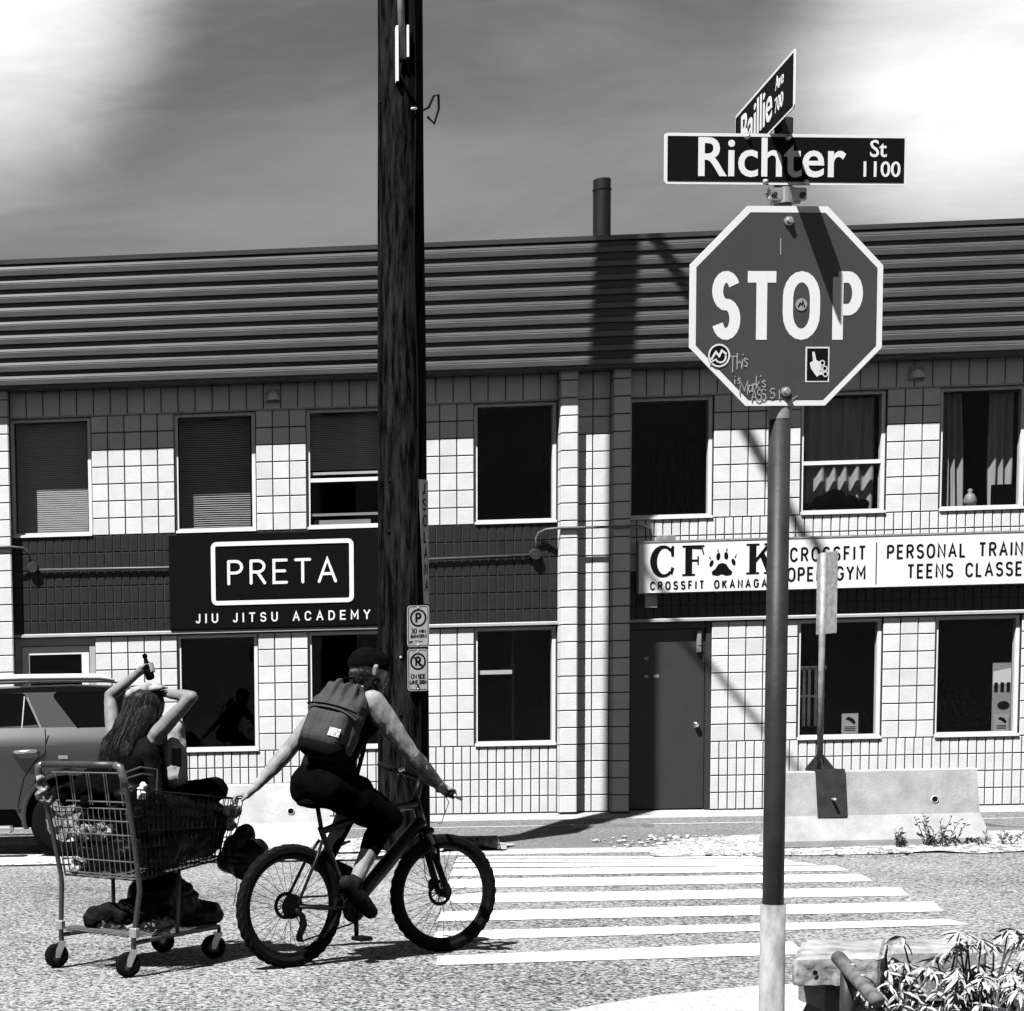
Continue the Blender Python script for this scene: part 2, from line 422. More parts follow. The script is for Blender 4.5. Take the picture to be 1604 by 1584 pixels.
def ribbon(mb, pts, w, y, th, rnd=False):
    """flat stroke of width w along a polyline in x,z; front at y-th"""
    p = [Vector((a, b)) for a, b in pts]
    q = [p[0]]
    for a in p[1:]:
        if (a - q[-1]).length > 1e-5: q.append(a)
    p = q; n = len(p)
    closed = (p[0] - p[-1]).length < 1e-4 and n > 3
    if closed: p = p[:-1]; n -= 1
    L = []; R = []
    def perp(d): return Vector((-d.y, d.x))
    for i in range(n):
        if closed: d0 = (p[i] - p[i - 1]).normalized(); d1 = (p[(i + 1) % n] - p[i]).normalized()
        else:
            d1 = (p[min(i + 1, n - 1)] - p[min(i, n - 2)]).normalized(); d0 = (p[max(i, 1)] - p[max(i - 1, 0)]).normalized()
        m = perp(d0) + perp(d1)
        if m.length < .3: m = perp(d0)
        m.normalize(); k = w / 2 / max(.45, m.dot(perp(d0)))
        L.append(p[i] + m * k); R.append(p[i] - m * k)
    if rnd and not closed:
        def capf(c, d, side):
            s = perp(d); return [c + (s * math.cos(t) + d * side * math.sin(t)) * (w / 2) for t in [math.pi * j / 6 for j in range(1, 6)]]
        d = (p[-1] - p[-2]).normalized(); e = capf(p[-1], d, 1)
        d = (p[0] - p[1]).normalized(); b = capf(p[0], -d, -1)
        poly = None
        k = len(mb.v); nn = len(e) + 2
        for c in ([L[-1]] + e + [R[-1]], [L[0]] + b + [R[0]]):
            mb.add([(a.x, y - th, a.y) for a in c], [tuple(range(len(c)))])
    vs = []; fs = []
    for i in range(n):
        vs += [(L[i].x, y - th, L[i].y), (R[i].x, y - th, R[i].y), (L[i].x, y, L[i].y), (R[i].x, y, R[i].y)]
    for i in range(n if closed else n - 1):
        j = (i + 1) % n
        fs += [(4 * i, 4 * i + 1, 4 * j + 1, 4 * j), (4 * i, 4 * j, 4 * j + 2, 4 * i + 2), (4 * i + 1, 4 * i + 3, 4 * j + 3, 4 * j + 1)]
    mb.add(vs, fs)
def stroke_text(mb, s, x0, x1, z0, h, w, y, th=.003, rnd=False, wsc=1.0, jit=0, slope=0.0):
    """lettering fitted between the stroke centres x0 and x1, baseline z0"""
    ws = [(GL[c][0] * wsc if c != ' ' else None) for c in s]
    natural = sum(.42 if q is None else q for q in ws) * h
    gaps = len(s) - 1; gap = ((x1 - x0) - natural) / max(gaps, 1)
    x = x0; k = 0
    for c, q in zip(s, ws):
        if q is None: x += .42 * h + gap; continue
        for st in GL[c][1]:
            pts = [(x + a * wsc * h + random.uniform(-jit, jit), z0 + b * h + (x - x0) * slope + random.uniform(-jit, jit)) for a, b in st]
            ribbon(mb, pts, w, y - .0004 * (k % 3), th, rnd); k += 1
        x += q * h + gap
def letters(parent, mat, s, x0, x1, z0, h, w, y, th=.003, rnd=False, wsc=1.0):
    """the same, one object for each letter"""
    ws = [(GL[c][0] * wsc if c != ' ' else None) for c in s]
    gap = ((x1 - x0) - sum(.42 if q is None else q for q in ws) * h) / max(len(s) - 1, 1); x = x0
    for c, q in zip(s, ws):
        if q is not None:
            mb = MB()
            for k, st in enumerate(GL[c][1]): ribbon(mb, [(x + a * wsc * h, z0 + b * h) for a, b in st], w, y - .0004 * k, th, rnd)
            mb.build('letter', mat, parent)
        x += (.42 if q is None else q) * h + gap
def font_text(name, s, x, z, h, y, mat, parent, weight=0.0, xs=1.0, th=.0015, align='LEFT', rot=None):
    cu_ = bpy.data.curves.new(name, 'FONT'); cu_.body = s; cu_.size = h / .69; cu_.extrude = th / 2; cu_.offset = weight * h; cu_.align_x = align; cu_.resolution_u = 4
    o = bpy.data.objects.new(name + '_raw', cu_); tmp_scene.collection.objects.link(o)
    me = bpy.data.meshes.new_from_object(evaluated(o)); me.name = name
    bpy.data.objects.remove(o); bpy.data.curves.remove(cu_)
    me.materials.clear(); me.materials.append(M[mat])
    for v in me.vertices: v.co = Vector((v.co.x * xs + x, y - v.co.z, v.co.y + z))
    bm = bmesh.new(); bm.from_mesh(me); bm.verts.ensure_lookup_table(); seen = set()          # one object for each letter
    for v in bm.verts:
        if v.index in seen: continue
        isl = []; st = [v]; seen.add(v.index)
        while st:
            a = st.pop(); isl.append(a)
            for e in a.link_edges:
                b = e.other_vert(a)
                if b.index not in seen: seen.add(b.index); st.append(b)
        ix = {a.index: i for i, a in enumerate(isl)}
        fs = {f for a in isl for f in a.link_faces}
        MB().add([a.co.copy() for a in isl], [tuple(ix[q.index] for q in f.verts) for f in fs]).build('letter', mat, parent)
    bm.free(); bpy.data.meshes.remove(me)


# ------------------------------------------------------------------ ground, road, pavements
D = 20.579; ZR = 4.88555; m_ = .2032
def row(k): return ZR - k * m_
APR = [(17.05, .0), (17.15, .055), (19.25, .06), (19.95, .17), (20.62, .212)]
def apron_z(y):
    for (a, za), (b, zb) in zip(APR, APR[1:]):
        if a <= y <= b: return za + (zb - za) * (y - a) / (b - a)
    return 0 if y < 17 else .212
g = MB().add([(-300, -300, -.006), (300, -300, -.006), (300, 300, -.006), (-300, 300, -.006)], [(0, 1, 2, 3)]).build('ground', 'asphalt_apron')
struct(g)
rd = MB().add([(-60, -4, 0), (60, -4, 0), (60, 17.06, 0), (-60, 17.06, 0)], [(0, 1, 2, 3)]).build('road', 'asphalt')
struct(rd)
# crosswalk: near edge / far edge of each stripe, from left end to right end
SW = [((683, 1513), (1262, 1495.5), (1240, 1476.5), (686, 1499)),
      ((676, 1475), (1520, 1449), (1486, 1441), (684, 1460)),
      ((684, 1444), (1478, 1428.5), (1462, 1413.5), (692, 1429)),
      ((692, 1416), (1424, 1403.5), (1410, 1391), (700, 1401.5)),
      ((698, 1392), (1368, 1381.2), (1347, 1370), (704, 1378)),
      ((704, 1373), (1331, 1364.4), (1308, 1357), (710, 1362)),
      ((708, 1359.5), (1282, 1356), (1259, 1351.5), (714, 1353)),
      ((712, 1351), (1246, 1351), (1232, 1347), (716, 1347.6)),
      ((716, 1345.5), (1196, 1345.6), (1180, 1342), (722, 1342))]
for a, b, c, d in SW:
    A, B_, C_, D_ = [ground(*q) for q in (a, b, c, d)]
    n = 36; vs = []; fs = []
    for i in range(n + 1):
        t = i / n
        j0 = .012 * noise.noise((t * 40, A.y * 3, 0)); j1 = .012 * noise.noise((t * 40, A.y * 3, 9))
        p = A.lerp(B_, t); q = D_.lerp(C_, t)
        vs += [(p.x, p.y + j0, .005), (q.x, q.y + j1, .005)]
    for i in range(n): fs.append((2 * i, 2 * i + 2, 2 * i + 3, 2 * i + 1))
    MB().add(vs, fs).build('crosswalk_stripe', 'marking', rd)
# far side: low kerb, gravelly verge, apron and pavement
ap = MB(); xs = [-30 + i * .5 for i in range(121)]
for (y0, z0), (y1, z1) in zip(APR[1:3], APR[2:4]):
    ny = 6
    for j in range(ny):
        a, b = y0 + (y1 - y0) * j / ny, y0 + (y1 - y0) * (j + 1) / ny
        ap.add([(-60, a, apron_z(a)), (60, a, apron_z(a)), (60, b, apron_z(b)), (-60, b, apron_z(b))], [(0, 1, 2, 3)])
struct(ap.build('driveway_apron', 'asphalt_apron'))
kb = MB()
kb.prismx([(17.05, -.02), (17.05, .03), (17.09, .06), (17.25, .064), (17.25, -.02)], -60, 60)
struct(kb.build('kerb', 'concrete_ground'))
pv = MB().add([(-60, 19.6, .119), (60, 19.6, .119), (60, 20.72, .216), (-60, 20.72, .216)], [(0, 1, 2, 3)])
struct(pv.build('pavement', 'concrete_ground'))
# gravel and dust heaped in front of the barriers and against the kerb
def patch(name, pts, mat, z, n=48, amp=.12, seed=0, hump=0.0):
    """irregular flat patch with a ragged outline"""
    c = sum((Vector(p) for p in pts), Vector((0, 0))) / len(pts); out = []
    per = []
    for a, b in zip(pts, pts[1:] + pts[:1]):
        for i in range(n // len(pts) + 1): per.append(Vector(a).lerp(Vector(b), i / (n // len(pts) + 1)))
    for i, p in enumerate(per):
        d = (p - c).normalized(); p = p + d * amp * noise.noise((p.x * 2.3, p.y * 2.3, seed))
        out.append(p)
    vs = [(c.x, c.y, z(c.y) + hump)] + [((c.lerp(p, .5)).x, c.lerp(p, .5).y, z(c.lerp(p, .5).y) + hump * (.5 + .4 * noise.noise((p.x * 3, p.y * 3, 1)))) for p in out] + [(p.x, p.y, z(p.y)) for p in out]
    k = len(out); fs = []
    for i in range(k):
        j = (i + 1) % k; fs += [(0, 1 + i, 1 + j), (1 + i, 1 + k + i, 1 + k + j, 1 + j)]
    return MB().add(vs, fs).build(name, mat)
struct(patch('gravel_verge', [(4.6, 16.75), (12, 16.6), (14, 18.6), (6.2, 18.6), (5.0, 18.1)], 'gravel', lambda y: apron_z(max(y, 17.25)) + .006 if y > 17.05 else .008 + max(0, (y - 16.7)) * .15, 80, .25, 3, .03))
struct(patch('gravel_verge', [(-14, 16.9), (1.8, 16.85), (3.2, 17.6), (1.9, 18.9), (-14, 19.1)], 'gravel', lambda y: apron_z(max(y, 17.25)) + .006 if y > 17.05 else .008 + max(0, (y - 16.8)) * .2, 80, .2, 5, .01))
struct(patch('gravel_verge', [(1.5, 17.08), (3.1, 17.08), (3.5, 17.7), (2.6, 18.3), (1.5, 18.1)], 'gravel', lambda y: max(apron_z(y), .066) + .008, 60, .12, 15, .15))
# near corner pavement with a curved edge
npv = [ground(x, y, .03) for x, y in [(640, 1640), (820, 1596), (940, 1573), (1030, 1559), (1110, 1551), (1185, 1544), (1262, 1540)]]
pts = [(p.x, p.y) for p in npv] + [(3.4, 9.0), (9, 9.2), (9, 5), (-4, 5), (-1, 7.0)]
o = MB().add([(x, y, .03) for x, y in pts] + [(x, y, -.01) for x, y in pts],
             [tuple(range(len(pts)))] + [(i, i + len(pts), (i + 1) % len(pts) + len(pts), (i + 1) % len(pts)) for i in range(len(pts))]).build('near_pavement', 'concrete_ground')
struct(o)
so_ = patch('planting_soil', [(3.45, 7.0), (6.5, 7.0), (6.6, 8.75), (3.42, 8.7)], 'soil', lambda y: .036, 40, .05, 8, .01)
struct(so_)
# a thin steel drain slot in the pavement by the wall
dr = thing('drain_cover', 'long narrow dark drain slot in the pavement before the metal door', 'drain', (4.9, 19.55, .122))
MB().box(-.42, .42, -.05, .05, -.03, .0).build('slot', 'steel_dark', dr)
fr = MB(); fr.box(-.45, -.42, -.07, .07, -.03, .012); fr.box(.42, .45, -.07, .07, -.03, .012); fr.box(-.42, .42, -.07, -.05, -.03, .012); fr.box(-.42, .42, .05, .07, -.03, .012)
fr.build('rim', 'galv_dull', dr)

# ------------------------------------------------------------------ the building
bd = thing('commercial_building', 'two storey white painted concrete block building with ribbed metal mansard roof', 'building', (0, D, 0))
PER = 7.332
wall_win = [(-2.0, -1.02), (-.02, .955), (1.557, 2.53), (3.535, 4.505)]       # window columns of one bay
def cx(i, n): return i
XL, XR = -9.33, 12.662
PP = .141                                                                      # how far the piers stand out
bays = [-1, 0, 1]
openings = []; wins = []
for b in bays:
    for i, (a, c) in enumerate(wall_win):
        a += b * PER; c += b * PER
        openings.append((a, c, row(6), row(-1))); wins.append(('u', b, i, a, c))
        if b == 1 and i == 0: openings.append((a, c, row(23) - .03, row(12)))
        elif b == 0 and i == 0: openings.append((a, c, row(23) - .03, row(12)))
        else: openings.append((a, c, row(19), row(12)))
        wins.append(('l', b, i, a, c))
# solid wall behind the block faces
xsu = sorted({XL, XR} | {o_[0] for o_ in openings} | {o_[1] for o_ in openings})
wl = MB()
for a, b in zip(xsu, xsu[1:]):
    if b - a < 1e-4: continue
    mid = (a + b) / 2; zz = [row(23) - .4]
    for o_ in sorted([o_ for o_ in openings if o_[0] < mid < o_[1]], key=lambda q: q[2]): zz += [o_[2], o_[3]]
    zz.append(5.60)
    for z0, z1 in zip(zz[::2], zz[1::2]):
        if z1 - z0 > .01: wl.box(a, b, .009, .20, z0, z1)
wl.build('wall', 'mortar_white', bd)
it = MB()
it.box(XL, XR, 2.6, 2.75, 0, 6.8); it.box(XL, XR, .2, 2.6, 2.85, 3.05); it.box(XL, XR, .2, 2.6, 0, .2); it.box(XL, XR, .2, 2.6, 5.5, 5.6)
it.box(XL, XL + .15, .2, 8, 0, 6.8); it.box(XR - .15, XR, .2, 8, 0, 6.8); it.box(XL, XR, 7.85, 8, 0, 6.8)
for q in (-2.4, 4.9): it.box(q, q + .1, .2, 2.6, 0, 5.5)
it.build('interior_shell', 'interior', bd)
# blocks
J = .0065; _bm = {}
def block_mesh(w, h, mat):
    k = (round(w, 3), round(h, 3), mat)
    if k not in _bm:
        c = .004; d = .03
        x0, x1, z0, z1 = J, w - J, J, h - J
        _bm[k] = MB().add([(x0 + c, 0, z0 + c), (x1 - c, 0, z0 + c), (x1 - c, 0, z1 - c), (x0 + c, 0, z1 - c), (x0, c, z0), (x1, c, z0), (x1, c, z1), (x0, c, z1), (x0, d, z0), (x1, d, z0), (x1, d, z1), (x0, d, z1)],
                          [(0, 1, 2, 3), (4, 5, 1, 0), (5, 6, 2, 1), (6, 7, 3, 2), (7, 4, 0, 3), (8, 9, 5, 4), (9, 10, 6, 5), (10, 11, 7, 6), (11, 8, 4, 7)]).mesh('block', mat)
    return _bm[k]
mass = {'block_white': MB(), 'block_dark': MB()}
def mass_block(x, z, w, h, mat, y=0.0, turn=False):
    jy = random.uniform(-.0015, .0015); c = .004; d = .03
    x0, x1, z0, z1 = x + J, x + w - J, z + J, z + h - J
    v = [(x0 + c, 0, z0 + c), (x1 - c, 0, z0 + c), (x1 - c, 0, z1 - c), (x0 + c, 0, z1 - c), (x0, c, z0), (x1, c, z0), (x1, c, z1), (x0, c, z1), (x0, d, z0), (x1, d, z0), (x1, d, z1), (x0, d, z1)]
    mass[mat].add([(a, b + y + jy, e) for a, b, e in v], [(0, 1, 2, 3), (4, 5, 1, 0), (5, 6, 2, 1), (6, 7, 3, 2), (7, 4, 0, 3), (8, 9, 5, 4), (9, 10, 6, 5), (10, 11, 7, 6), (11, 8, 4, 7)])
nblk = 0
def fill(x0, x1, k0, k1, w, mat, single=False, hrows=1):
    """stack-bonded blocks between x0 and x1 on rows k0..k1"""
    global nblk
    n = max(1, round((x1 - x0) / w)); ww = (x1 - x0) / n
    k = k0
    while k < k1:
        kk = min(k + hrows, k1)
        for i in range(n):
            z0 = row(kk); h = row(k) - row(kk)
            vis = -2.2 < x0 + i * ww < 9.9
            if single and vis and nblk < 298:
                link('block', block_mesh(ww, h, mat), bd, (x0 + i * ww, random.uniform(-.0015, .0015), z0)); nblk += 1
            else: mass_block(x0 + i * ww, z0, ww, h, mat)
        k = kk
for b in (0, 1, -1):
    X = [(a + b * PER, c + b * PER) for a, c in wall_win]
    segs = [(X[0][1], X[1][0]), (X[1][1], X[2][0]), (X[2][1], X[3][0])]
    for s0, s1 in segs:
        fill(s0, s1, -1, 6, m_, 'block_white', True); fill(s0, s1, 12, 19, m_, 'block_white', True)
    p1 = X[3][1] + .008; p2 = p1 + .61
    # band between the storeys and the rows under the ground floor windows: half width blocks
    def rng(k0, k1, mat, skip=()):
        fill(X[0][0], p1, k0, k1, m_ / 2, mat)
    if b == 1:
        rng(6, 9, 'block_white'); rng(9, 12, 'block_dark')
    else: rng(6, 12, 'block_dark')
    if b in (0, 1): fill(X[0][1], p1, 19, 23, m_ / 2, 'block_white')
    else: fill(X[0][0], p1, 19, 23, m_ / 2, 'block_white')
    fill(X[0][0], p1, -3, -1, m_, 'block_white', False, 2)
    # strip between the two piers
    fill(p1 + .2032, p2 , -1, 23, m_, 'block_white'); fill(p1 + .2032, p2, -3, -1, m_, 'block_white', False, 2)
    for q in (p1, p2):
        MB().box(q + .006, q + .197, -PP + .009, .01, row(23) - .3, 5.6).build('pier', 'mortar_white', bd)
        for k in range(-3, 23):
            mass_block(q, row(k + 1), m_, m_, 'block_white', -PP)
            for sx in (q + .0005, q + .2027):                           # side faces of the pier blocks
                z0, z1 = row(k + 1) + J, row(k) - J; e = .003 if sx > q + .1 else -.003
                mass['block_white'].add([(sx, -PP + .005, z0), (sx, -.002, z0), (sx, -.002, z1), (sx, -PP + .005, z1), (sx - e, -PP + .005, z0), (sx - e, -.002, z0), (sx - e, -.002, z1), (sx - e, -PP + .005, z1)],
                                        [(0, 1, 2, 3), (0, 4, 5, 1), (1, 5, 6, 2), (2, 6, 7, 3), (3, 7, 4, 0)])
struct(mass['block_white'].build('block_courses', 'block_white', bd), 'stuff')
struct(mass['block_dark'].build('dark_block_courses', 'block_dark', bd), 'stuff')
# ledges: thin drip strips over the ground floor and under the eaves course
for b in bays:
    a = wall_win[0][0] + b * PER; c = wall_win[3][1] + .008 + b * PER
    MB().prismx([(-.035, row(12) + .012), (-.035, row(12) + .040), (.0, row(12) + .052), (.01, row(12) + .012)], a, c).build('ledge', 'frame_grey', bd)
    MB().prismx([(-.012, row(-1) - .004), (-.012, row(-1) + .016), (.01, row(-1) + .016), (.01, row(-1) - .004)], a, c).build('ledge', 'frame_grey', bd)
# windows
FY, GY = .040, .068                                                           # frame face and glass, behind the wall face
FWD = .045
def quad_pane(x0, x1, y, z0, z1, parent):
    me = bpy.data.meshes.new('pane'); me.from_pydata([(x0, y, z0), (x1, y, z0), (x1, y, z1), (x0, y, z1)], [], [(0, 1, 2, 3)]); me.materials.append(M['glass']); return link('pane', me, parent)
def window(a, c, z0, z1, kind, b):
    f = MB()
    f.box(a + .004, a + FWD, FY, .12, z0 + .004, z1 - .004); f.box(c - FWD, c - .004, FY, .12, z0 + .004, z1 - .004)
    f.box(a + FWD, c - FWD, FY, .12, z0 + .004, z0 + .055); f.box(a + FWD, c - FWD, FY, .12, z1 - FWD, z1 - .004)
    w = f.build('window', 'frame_white', bd)
    quad_pane(a + FWD - .004, c - FWD + .004, GY, z0 + .05, z1 - FWD + .004, w)
    s = MB(); s.prismx([(-.02, z0 - .002), (-.02, z0 + .022), (FY + .002, z0 + .034), (FY + .002, z0 - .002)], a + .006, c - .006)
    s.build('sill', 'frame_white', w)
    x0, x1 = a + .06, c - .06
    def blind(zl, zh, y=.20, x0=x0, x1=x1, tilt=.35, bow=0.0, mat='blind', pitch=.026):
        q = MB(); n = int((zh - zl) / pitch)
        for i in range(n):
            z = zl + i * pitch; dz = .012; dy = dz * tilt
            seg = 8
            for k in range(seg):
                u0, u1 = k / seg, (k + 1) / seg
                e0 = bow * (u0 - .5) ** 2 * 4 * (i / n - .3); e1 = bow * (u1 - .5) ** 2 * 4 * (i / n - .3)
                xa, xb = x0 + (x1 - x0) * u0, x0 + (x1 - x0) * u1
                q.add([(xa, y - dy, z + e0), (xb, y - dy, z + e1), (xb, y + dy, z + .023 + e1), (xa, y + dy, z + .023 + e0)], [(0, 1, 2, 3)])
        q.box(x0, x1, y - .02, y + .02, zh - .005, zh + .03)
        return q.build('blind', mat, w)
    def curtain(x0, x1, zl, zh, y=.17, folds=7, amp=.022, mat='curtain', hook=0.0):
        q = MB(); n = folds * 8; vs = []; fs = []
        for i in range(n + 1):
            u = i / n; x = x0 + (x1 - x0) * u
            for j in range(7):
                v = j / 6; xx = x + hook * (1 - v) * (u - .5) * .25
                vs.append((xx, y + amp * math.sin(u * folds * 2 * math.pi + .6 * math.sin(v * 4 + u * 9)) * (1 - .3 * v), zl + (zh - zl) * v))
        for i in range(n):
            for j in range(6): fs.append((i * 7 + j, (i + 1) * 7 + j, (i + 1) * 7 + j + 1, i * 7 + j + 1))
        return q.add(vs, fs).build('curtain', mat, w, smooth=True)
    def rail(z, h=.045, y=FY + .004):
        MB().box(a + FWD, c - FWD, y, .10, z, z + h).build('sash_rail', 'frame_white', w)
    if kind == 'blind_pale': blind(z0 + .06, z1 - .06, .19, tilt=.25, bow=.0)
    elif kind == 'blind_dark': blind(z0 + .06, z1 - .05, .24, tilt=.9, bow=.03, mat='frame_grey')
    elif kind == 'sash':
        rail(z0 + .56); blind(z0 + .72, z1 - .05, .20, tilt=.3); MB().box(a + FWD, c - FWD, .08, .11, z0 + .65, z0 + .68).build('sash_rail', 'frame_white', w)
        MB().box(a + FWD, c - FWD, .07, .10, z0 + .16, z0 + .19).build('sash_rail', 'frame_grey', w)
        MB().box(a + .1, c - .2, .16, .2, z0 + .05, z0 + .12).build('paper_stack', 'frame_grey', w)
    elif kind == 'sash_curtain':
        rail(z0 + .58); curtain(x0, x1, z0 + .05, z1 - .05, .22, 6, .03)
        q = MB()
        for xx, r, zz in ((.30, .11, .14), (.45, .14, .18), (.62, .12, .13), (.78, .07, .12), (.16, .06, .1)): q.ellipsoid((a + xx, .15, z0 + zz), (r, .04, r * .9))
        q.build('sill_clutter', 'cloth_black', w, smooth=True)
    elif kind == 'curtain_gap':
        curtain(x0, x0 + .26, z0 + .04, z1 - .05, .2, 4, .035, hook=.4); curtain(x1 - .28, x1, z0 + .04, z1 - .05, .2, 3, .03)
        MB().bbox(x1 - .26, x1 + .0, .11, .16, z0 + .05, z0 + .30, .01).build('dark_box', 'cloth_black', w)
        MB().lathe([(0, 0), (.06, 0), (.075, .08), (.05, .14), (.02, .17), (.03, .2), (0, .22)], (a + .42, .15, z0 + .05), 'z', 14).build('jar', 'galv_dull', w, smooth=True)
    elif kind == 'dark_curtain':
        curtain(x0 + .35, x1, z0 + .05, z1 - .4, .5, 5, .05, mat='pack_dark')
    elif kind == 'shop_rail':
        MB().box(a + FWD, a + .48, .08, .12, z0 + .86, z0 + .91).build('sash_rail', 'frame_white', w)
        MB().box(a + .46, a + .49, .08, .12, z0 + .05, z1 - .05).build('mullion', 'car_black', w)
    elif kind == 'shop_gym':
        q = MB()
        for i, xx in enumerate((.10, .17, .24, .30, .38, .45)): q.box(a + xx, a + xx + .035, .5, .52, z0 + .15, z0 + .86)
        q.box(a + .06, a + .52, .5, .53, z0 + .84, z0 + .88); q.box(a + .06, a + .5, .49, .52, z0 + .5, z0 + .53)
        q.build('equipment_rack', 'galv', w)
        notice(a + .55, z0 + .06, .19, .24, w)
    elif kind == 'shop_poster':
        q = MB().box(c - .27, c - .055, .10, .104, z0 + .06, z0 + .86); q.build('poster', 'strip_grey', w)
        q = MB().add([(c - .265, .098, z0 + .60), (c - .06, .098, z0 + .62), (c - .06, .098, z0 + .80), (c - .265, .098, z0 + .76)], [(0, 1, 2, 3)]); q.build('poster_stripe', 'letter_white', w)
        q = MB()
        for i in range(3): q.prism([(c - .25 + i * .07, z0 + .52), (c - .21 + i * .07, z0 + .52), (c - .21 + i * .07, z0 + .63), (c - .25 + i * .07, z0 + .63)], .0955, .0965)
        q.ellipsoid((c - .14, .097, z0 + .36), (.07, .002, .05)); q.build('poster_mark', 'letter_black', w)
        notice(c - .25, z0 + .055, .17, .2, w)
    return w
def notice(x, z, wd, h, parent):
    n_ = MB().box(x, x + wd, .084, .087, z, z + h).build('notice', 'frame_grey', parent)
    q = MB(); q.prism([(x + .04, z + h * .72), (x + wd * .5, z + h * .62), (x + wd * .75, z + h * .45), (x + wd * .85, z + h * .55), (x + wd * .7, z + h * .75), (x + wd * .4, z + h * .85)], .0825, .0835)
    for i in range(3): q.prism([(x + .03, z + h * (.14 + .09 * i)), (x + wd - .03, z + h * (.14 + .09 * i)), (x + wd - .03, z + h * (.18 + .09 * i)), (x + .03, z + h * (.18 + .09 * i))], .0825, .0835)
    q.build('notice_print', 'letter_black', parent)
KU = {(0, 0): 'blind_pale', (0, 1): 'blind_dark', (0, 2): 'sash', (0, 3): 'dark', (1, 0): 'dark_curtain', (1, 1): 'sash_curtain', (1, 2): 'curtain_gap', (1, 3): 'sash', (-1, 3): 'sash', (-1, 2): 'blind_pale'}
KL = {(0, 3): 'shop_rail', (1, 1): 'shop_gym', (1, 2): 'shop_poster'}
for lv, b, i, a, c in wins:
    if lv == 'u': window(a, c, row(6), row(-1), KU.get((b, i), 'dark'), b)
    elif (b, i) in ((0, 0), (1, 0)): pass
    else: window(a, c, row(19), row(12), KL.get((b, i), 'dark'), b)
# metal door at the right bay (recessed) and glazed door behind the car
def metal_door():
    a, c = wall_win[0][0] + PER, wall_win[0][1] + PER; z0, z1 = row(23), row(12)
    f = MB(); f.box(a, a + .05, .05, .16, z0, z1); f.box(c - .05, c, .03, .16, z0, z1); f.box(a + .05, c - .05, .05, .16, z1 - .07, z1)
    fr_ = f.build('door_frame', 'door_paint', bd)
    d = MB().bbox(a + .055, c - .055, .07, .115, z0 + .015, z1 - .075, .004).build('door', 'door_paint', bd)
    k = MB(); k.lathe([(0, -.055), (.028, -.05), (.033, -.03), (.026, -.012), (.015, -.008), (.015, .0), (.036, .0), (.036, .004), (0, .004)], (c - .15, .066, z0 + 1.02), 'y', 16)
    k.build('door_knob', 'chrome', d, smooth=True)
    h = MB(); h.bbox(c - .155, c - .105, .03, .069, z1 - .36, z1 - .10, .006); h.box(c - .15, c - .11, .022, .03, z1 - .27, z1 - .25); h.build('door_closer', 'galv_dull', d)
    st = MB()
    for xx, zz, w_ in ((.13, 1.80, .045), (.13, 1.59, .045), (.24, 1.59, .06)): st.box(a + .22 + xx - .13, a + .22 + xx - .13 + w_, .0665, .0695, z0 + zz, z0 + zz + .035)
    st.build('sticker', 'frame_grey', d)
metal_door()
def glazed_door():
    a, c = wall_win[0]; z0, z1 = row(23), row(12)
    f = MB(); f.box(a, a + .07, .02, .16, z0, z1); f.box(c - .07, c, .02, .16, z0, z1); f.box(a + .07, c - .07, .02, .16, z1 - .09, z1)
    f.build('door_frame', 'frame_grey', bd)
    l = MB(); l.box(a + .08, a + .17, .05, .10, z0 + .02, z1 - .1); l.box(c - .17, c - .08, .05, .10, z0 + .02, z1 - .1); l.box(a + .17, c - .17, .05, .10, z1 - .2, z1 - .1); l.box(a + .17, c - .17, .05, .10, z0 + .02, z0 + .25); l.box(a + .17, c - .17, .05, .10, z0 + 1.0, z0 + 1.06)
    d = l.build('door', 'frame_white', bd)
    quad_pane(a + .165, c - .165, .07, z0 + .24, z1 - .19, d)
    MB().tube([(a + .2, .05, z0 + .9), (a + .2, .0, z0 + .92), (a + .2, .0, z0 + 1.2), (a + .2, .05, z0 + 1.22)], .012).build('door_handle', 'chrome', d)
glazed_door()
# mansard roof of ribbed metal courses
OH = .312
ZE = 5.42; NC = 9; ZT = 6.868; YT = -.24
core = MB(); core.prismx([(-OH + .05, ZE - .01), (YT + .03, ZT - .03), (8, ZT - .03), (8, ZE + .15), (.2, ZE + .13), (.0, ZE + .10), (-.03, ZE - .01)], XL - .1, XR + .1)
rf = core.build('roof', 'roof_metal', bd)
for i in range(NC):
    u0, u1 = i / NC, (i + 1) / NC
    z0, z1 = ZE + (ZT - ZE) * u0, ZE + (ZT - ZE) * u1; y0, y1 = -OH + (YT + OH) * u0, -OH + (YT + OH) * u1
    dz = z1 - z0; jz = random.uniform(-.003, .003)
    P_ = [(y0 + .065, z0), (y0 - .020, z0 + .004 + jz), (y0 - .024, z0 + dz * .36), (y0 + .004, z0 + dz * .47), (y0 + .000, z0 + dz * .50), (y0 + .012, z0 + dz * .70), (y0 + .05, z0 + dz * .76), (y1 + .055, z1 + .004), (y1 + .08, z1)]
    n = len(P_); q = MB(); xs_ = [XL - .12 + (XR - XL + .24) * k / 30 for k in range(31)]
    for k, x in enumerate(xs_):
        w1 = .004 * noise.noise((x * .7, i * 3.1, 0)); q.v += [Vector((x, y + w1, z + w1 * .6)) for y, z in P_]
    for k in range(30):
        for j in range(n - 1): q.f.append((k * n + j, (k + 1) * n + j, (k + 1) * n + j + 1, k * n + j + 1))
    q.build('roof_course', 'roof_metal', rf)
MB().box(XL - .1, XR + .1, -OH + .04, .0, ZE - .015, ZE + .0).build('soffit', 'roof_metal', rf)
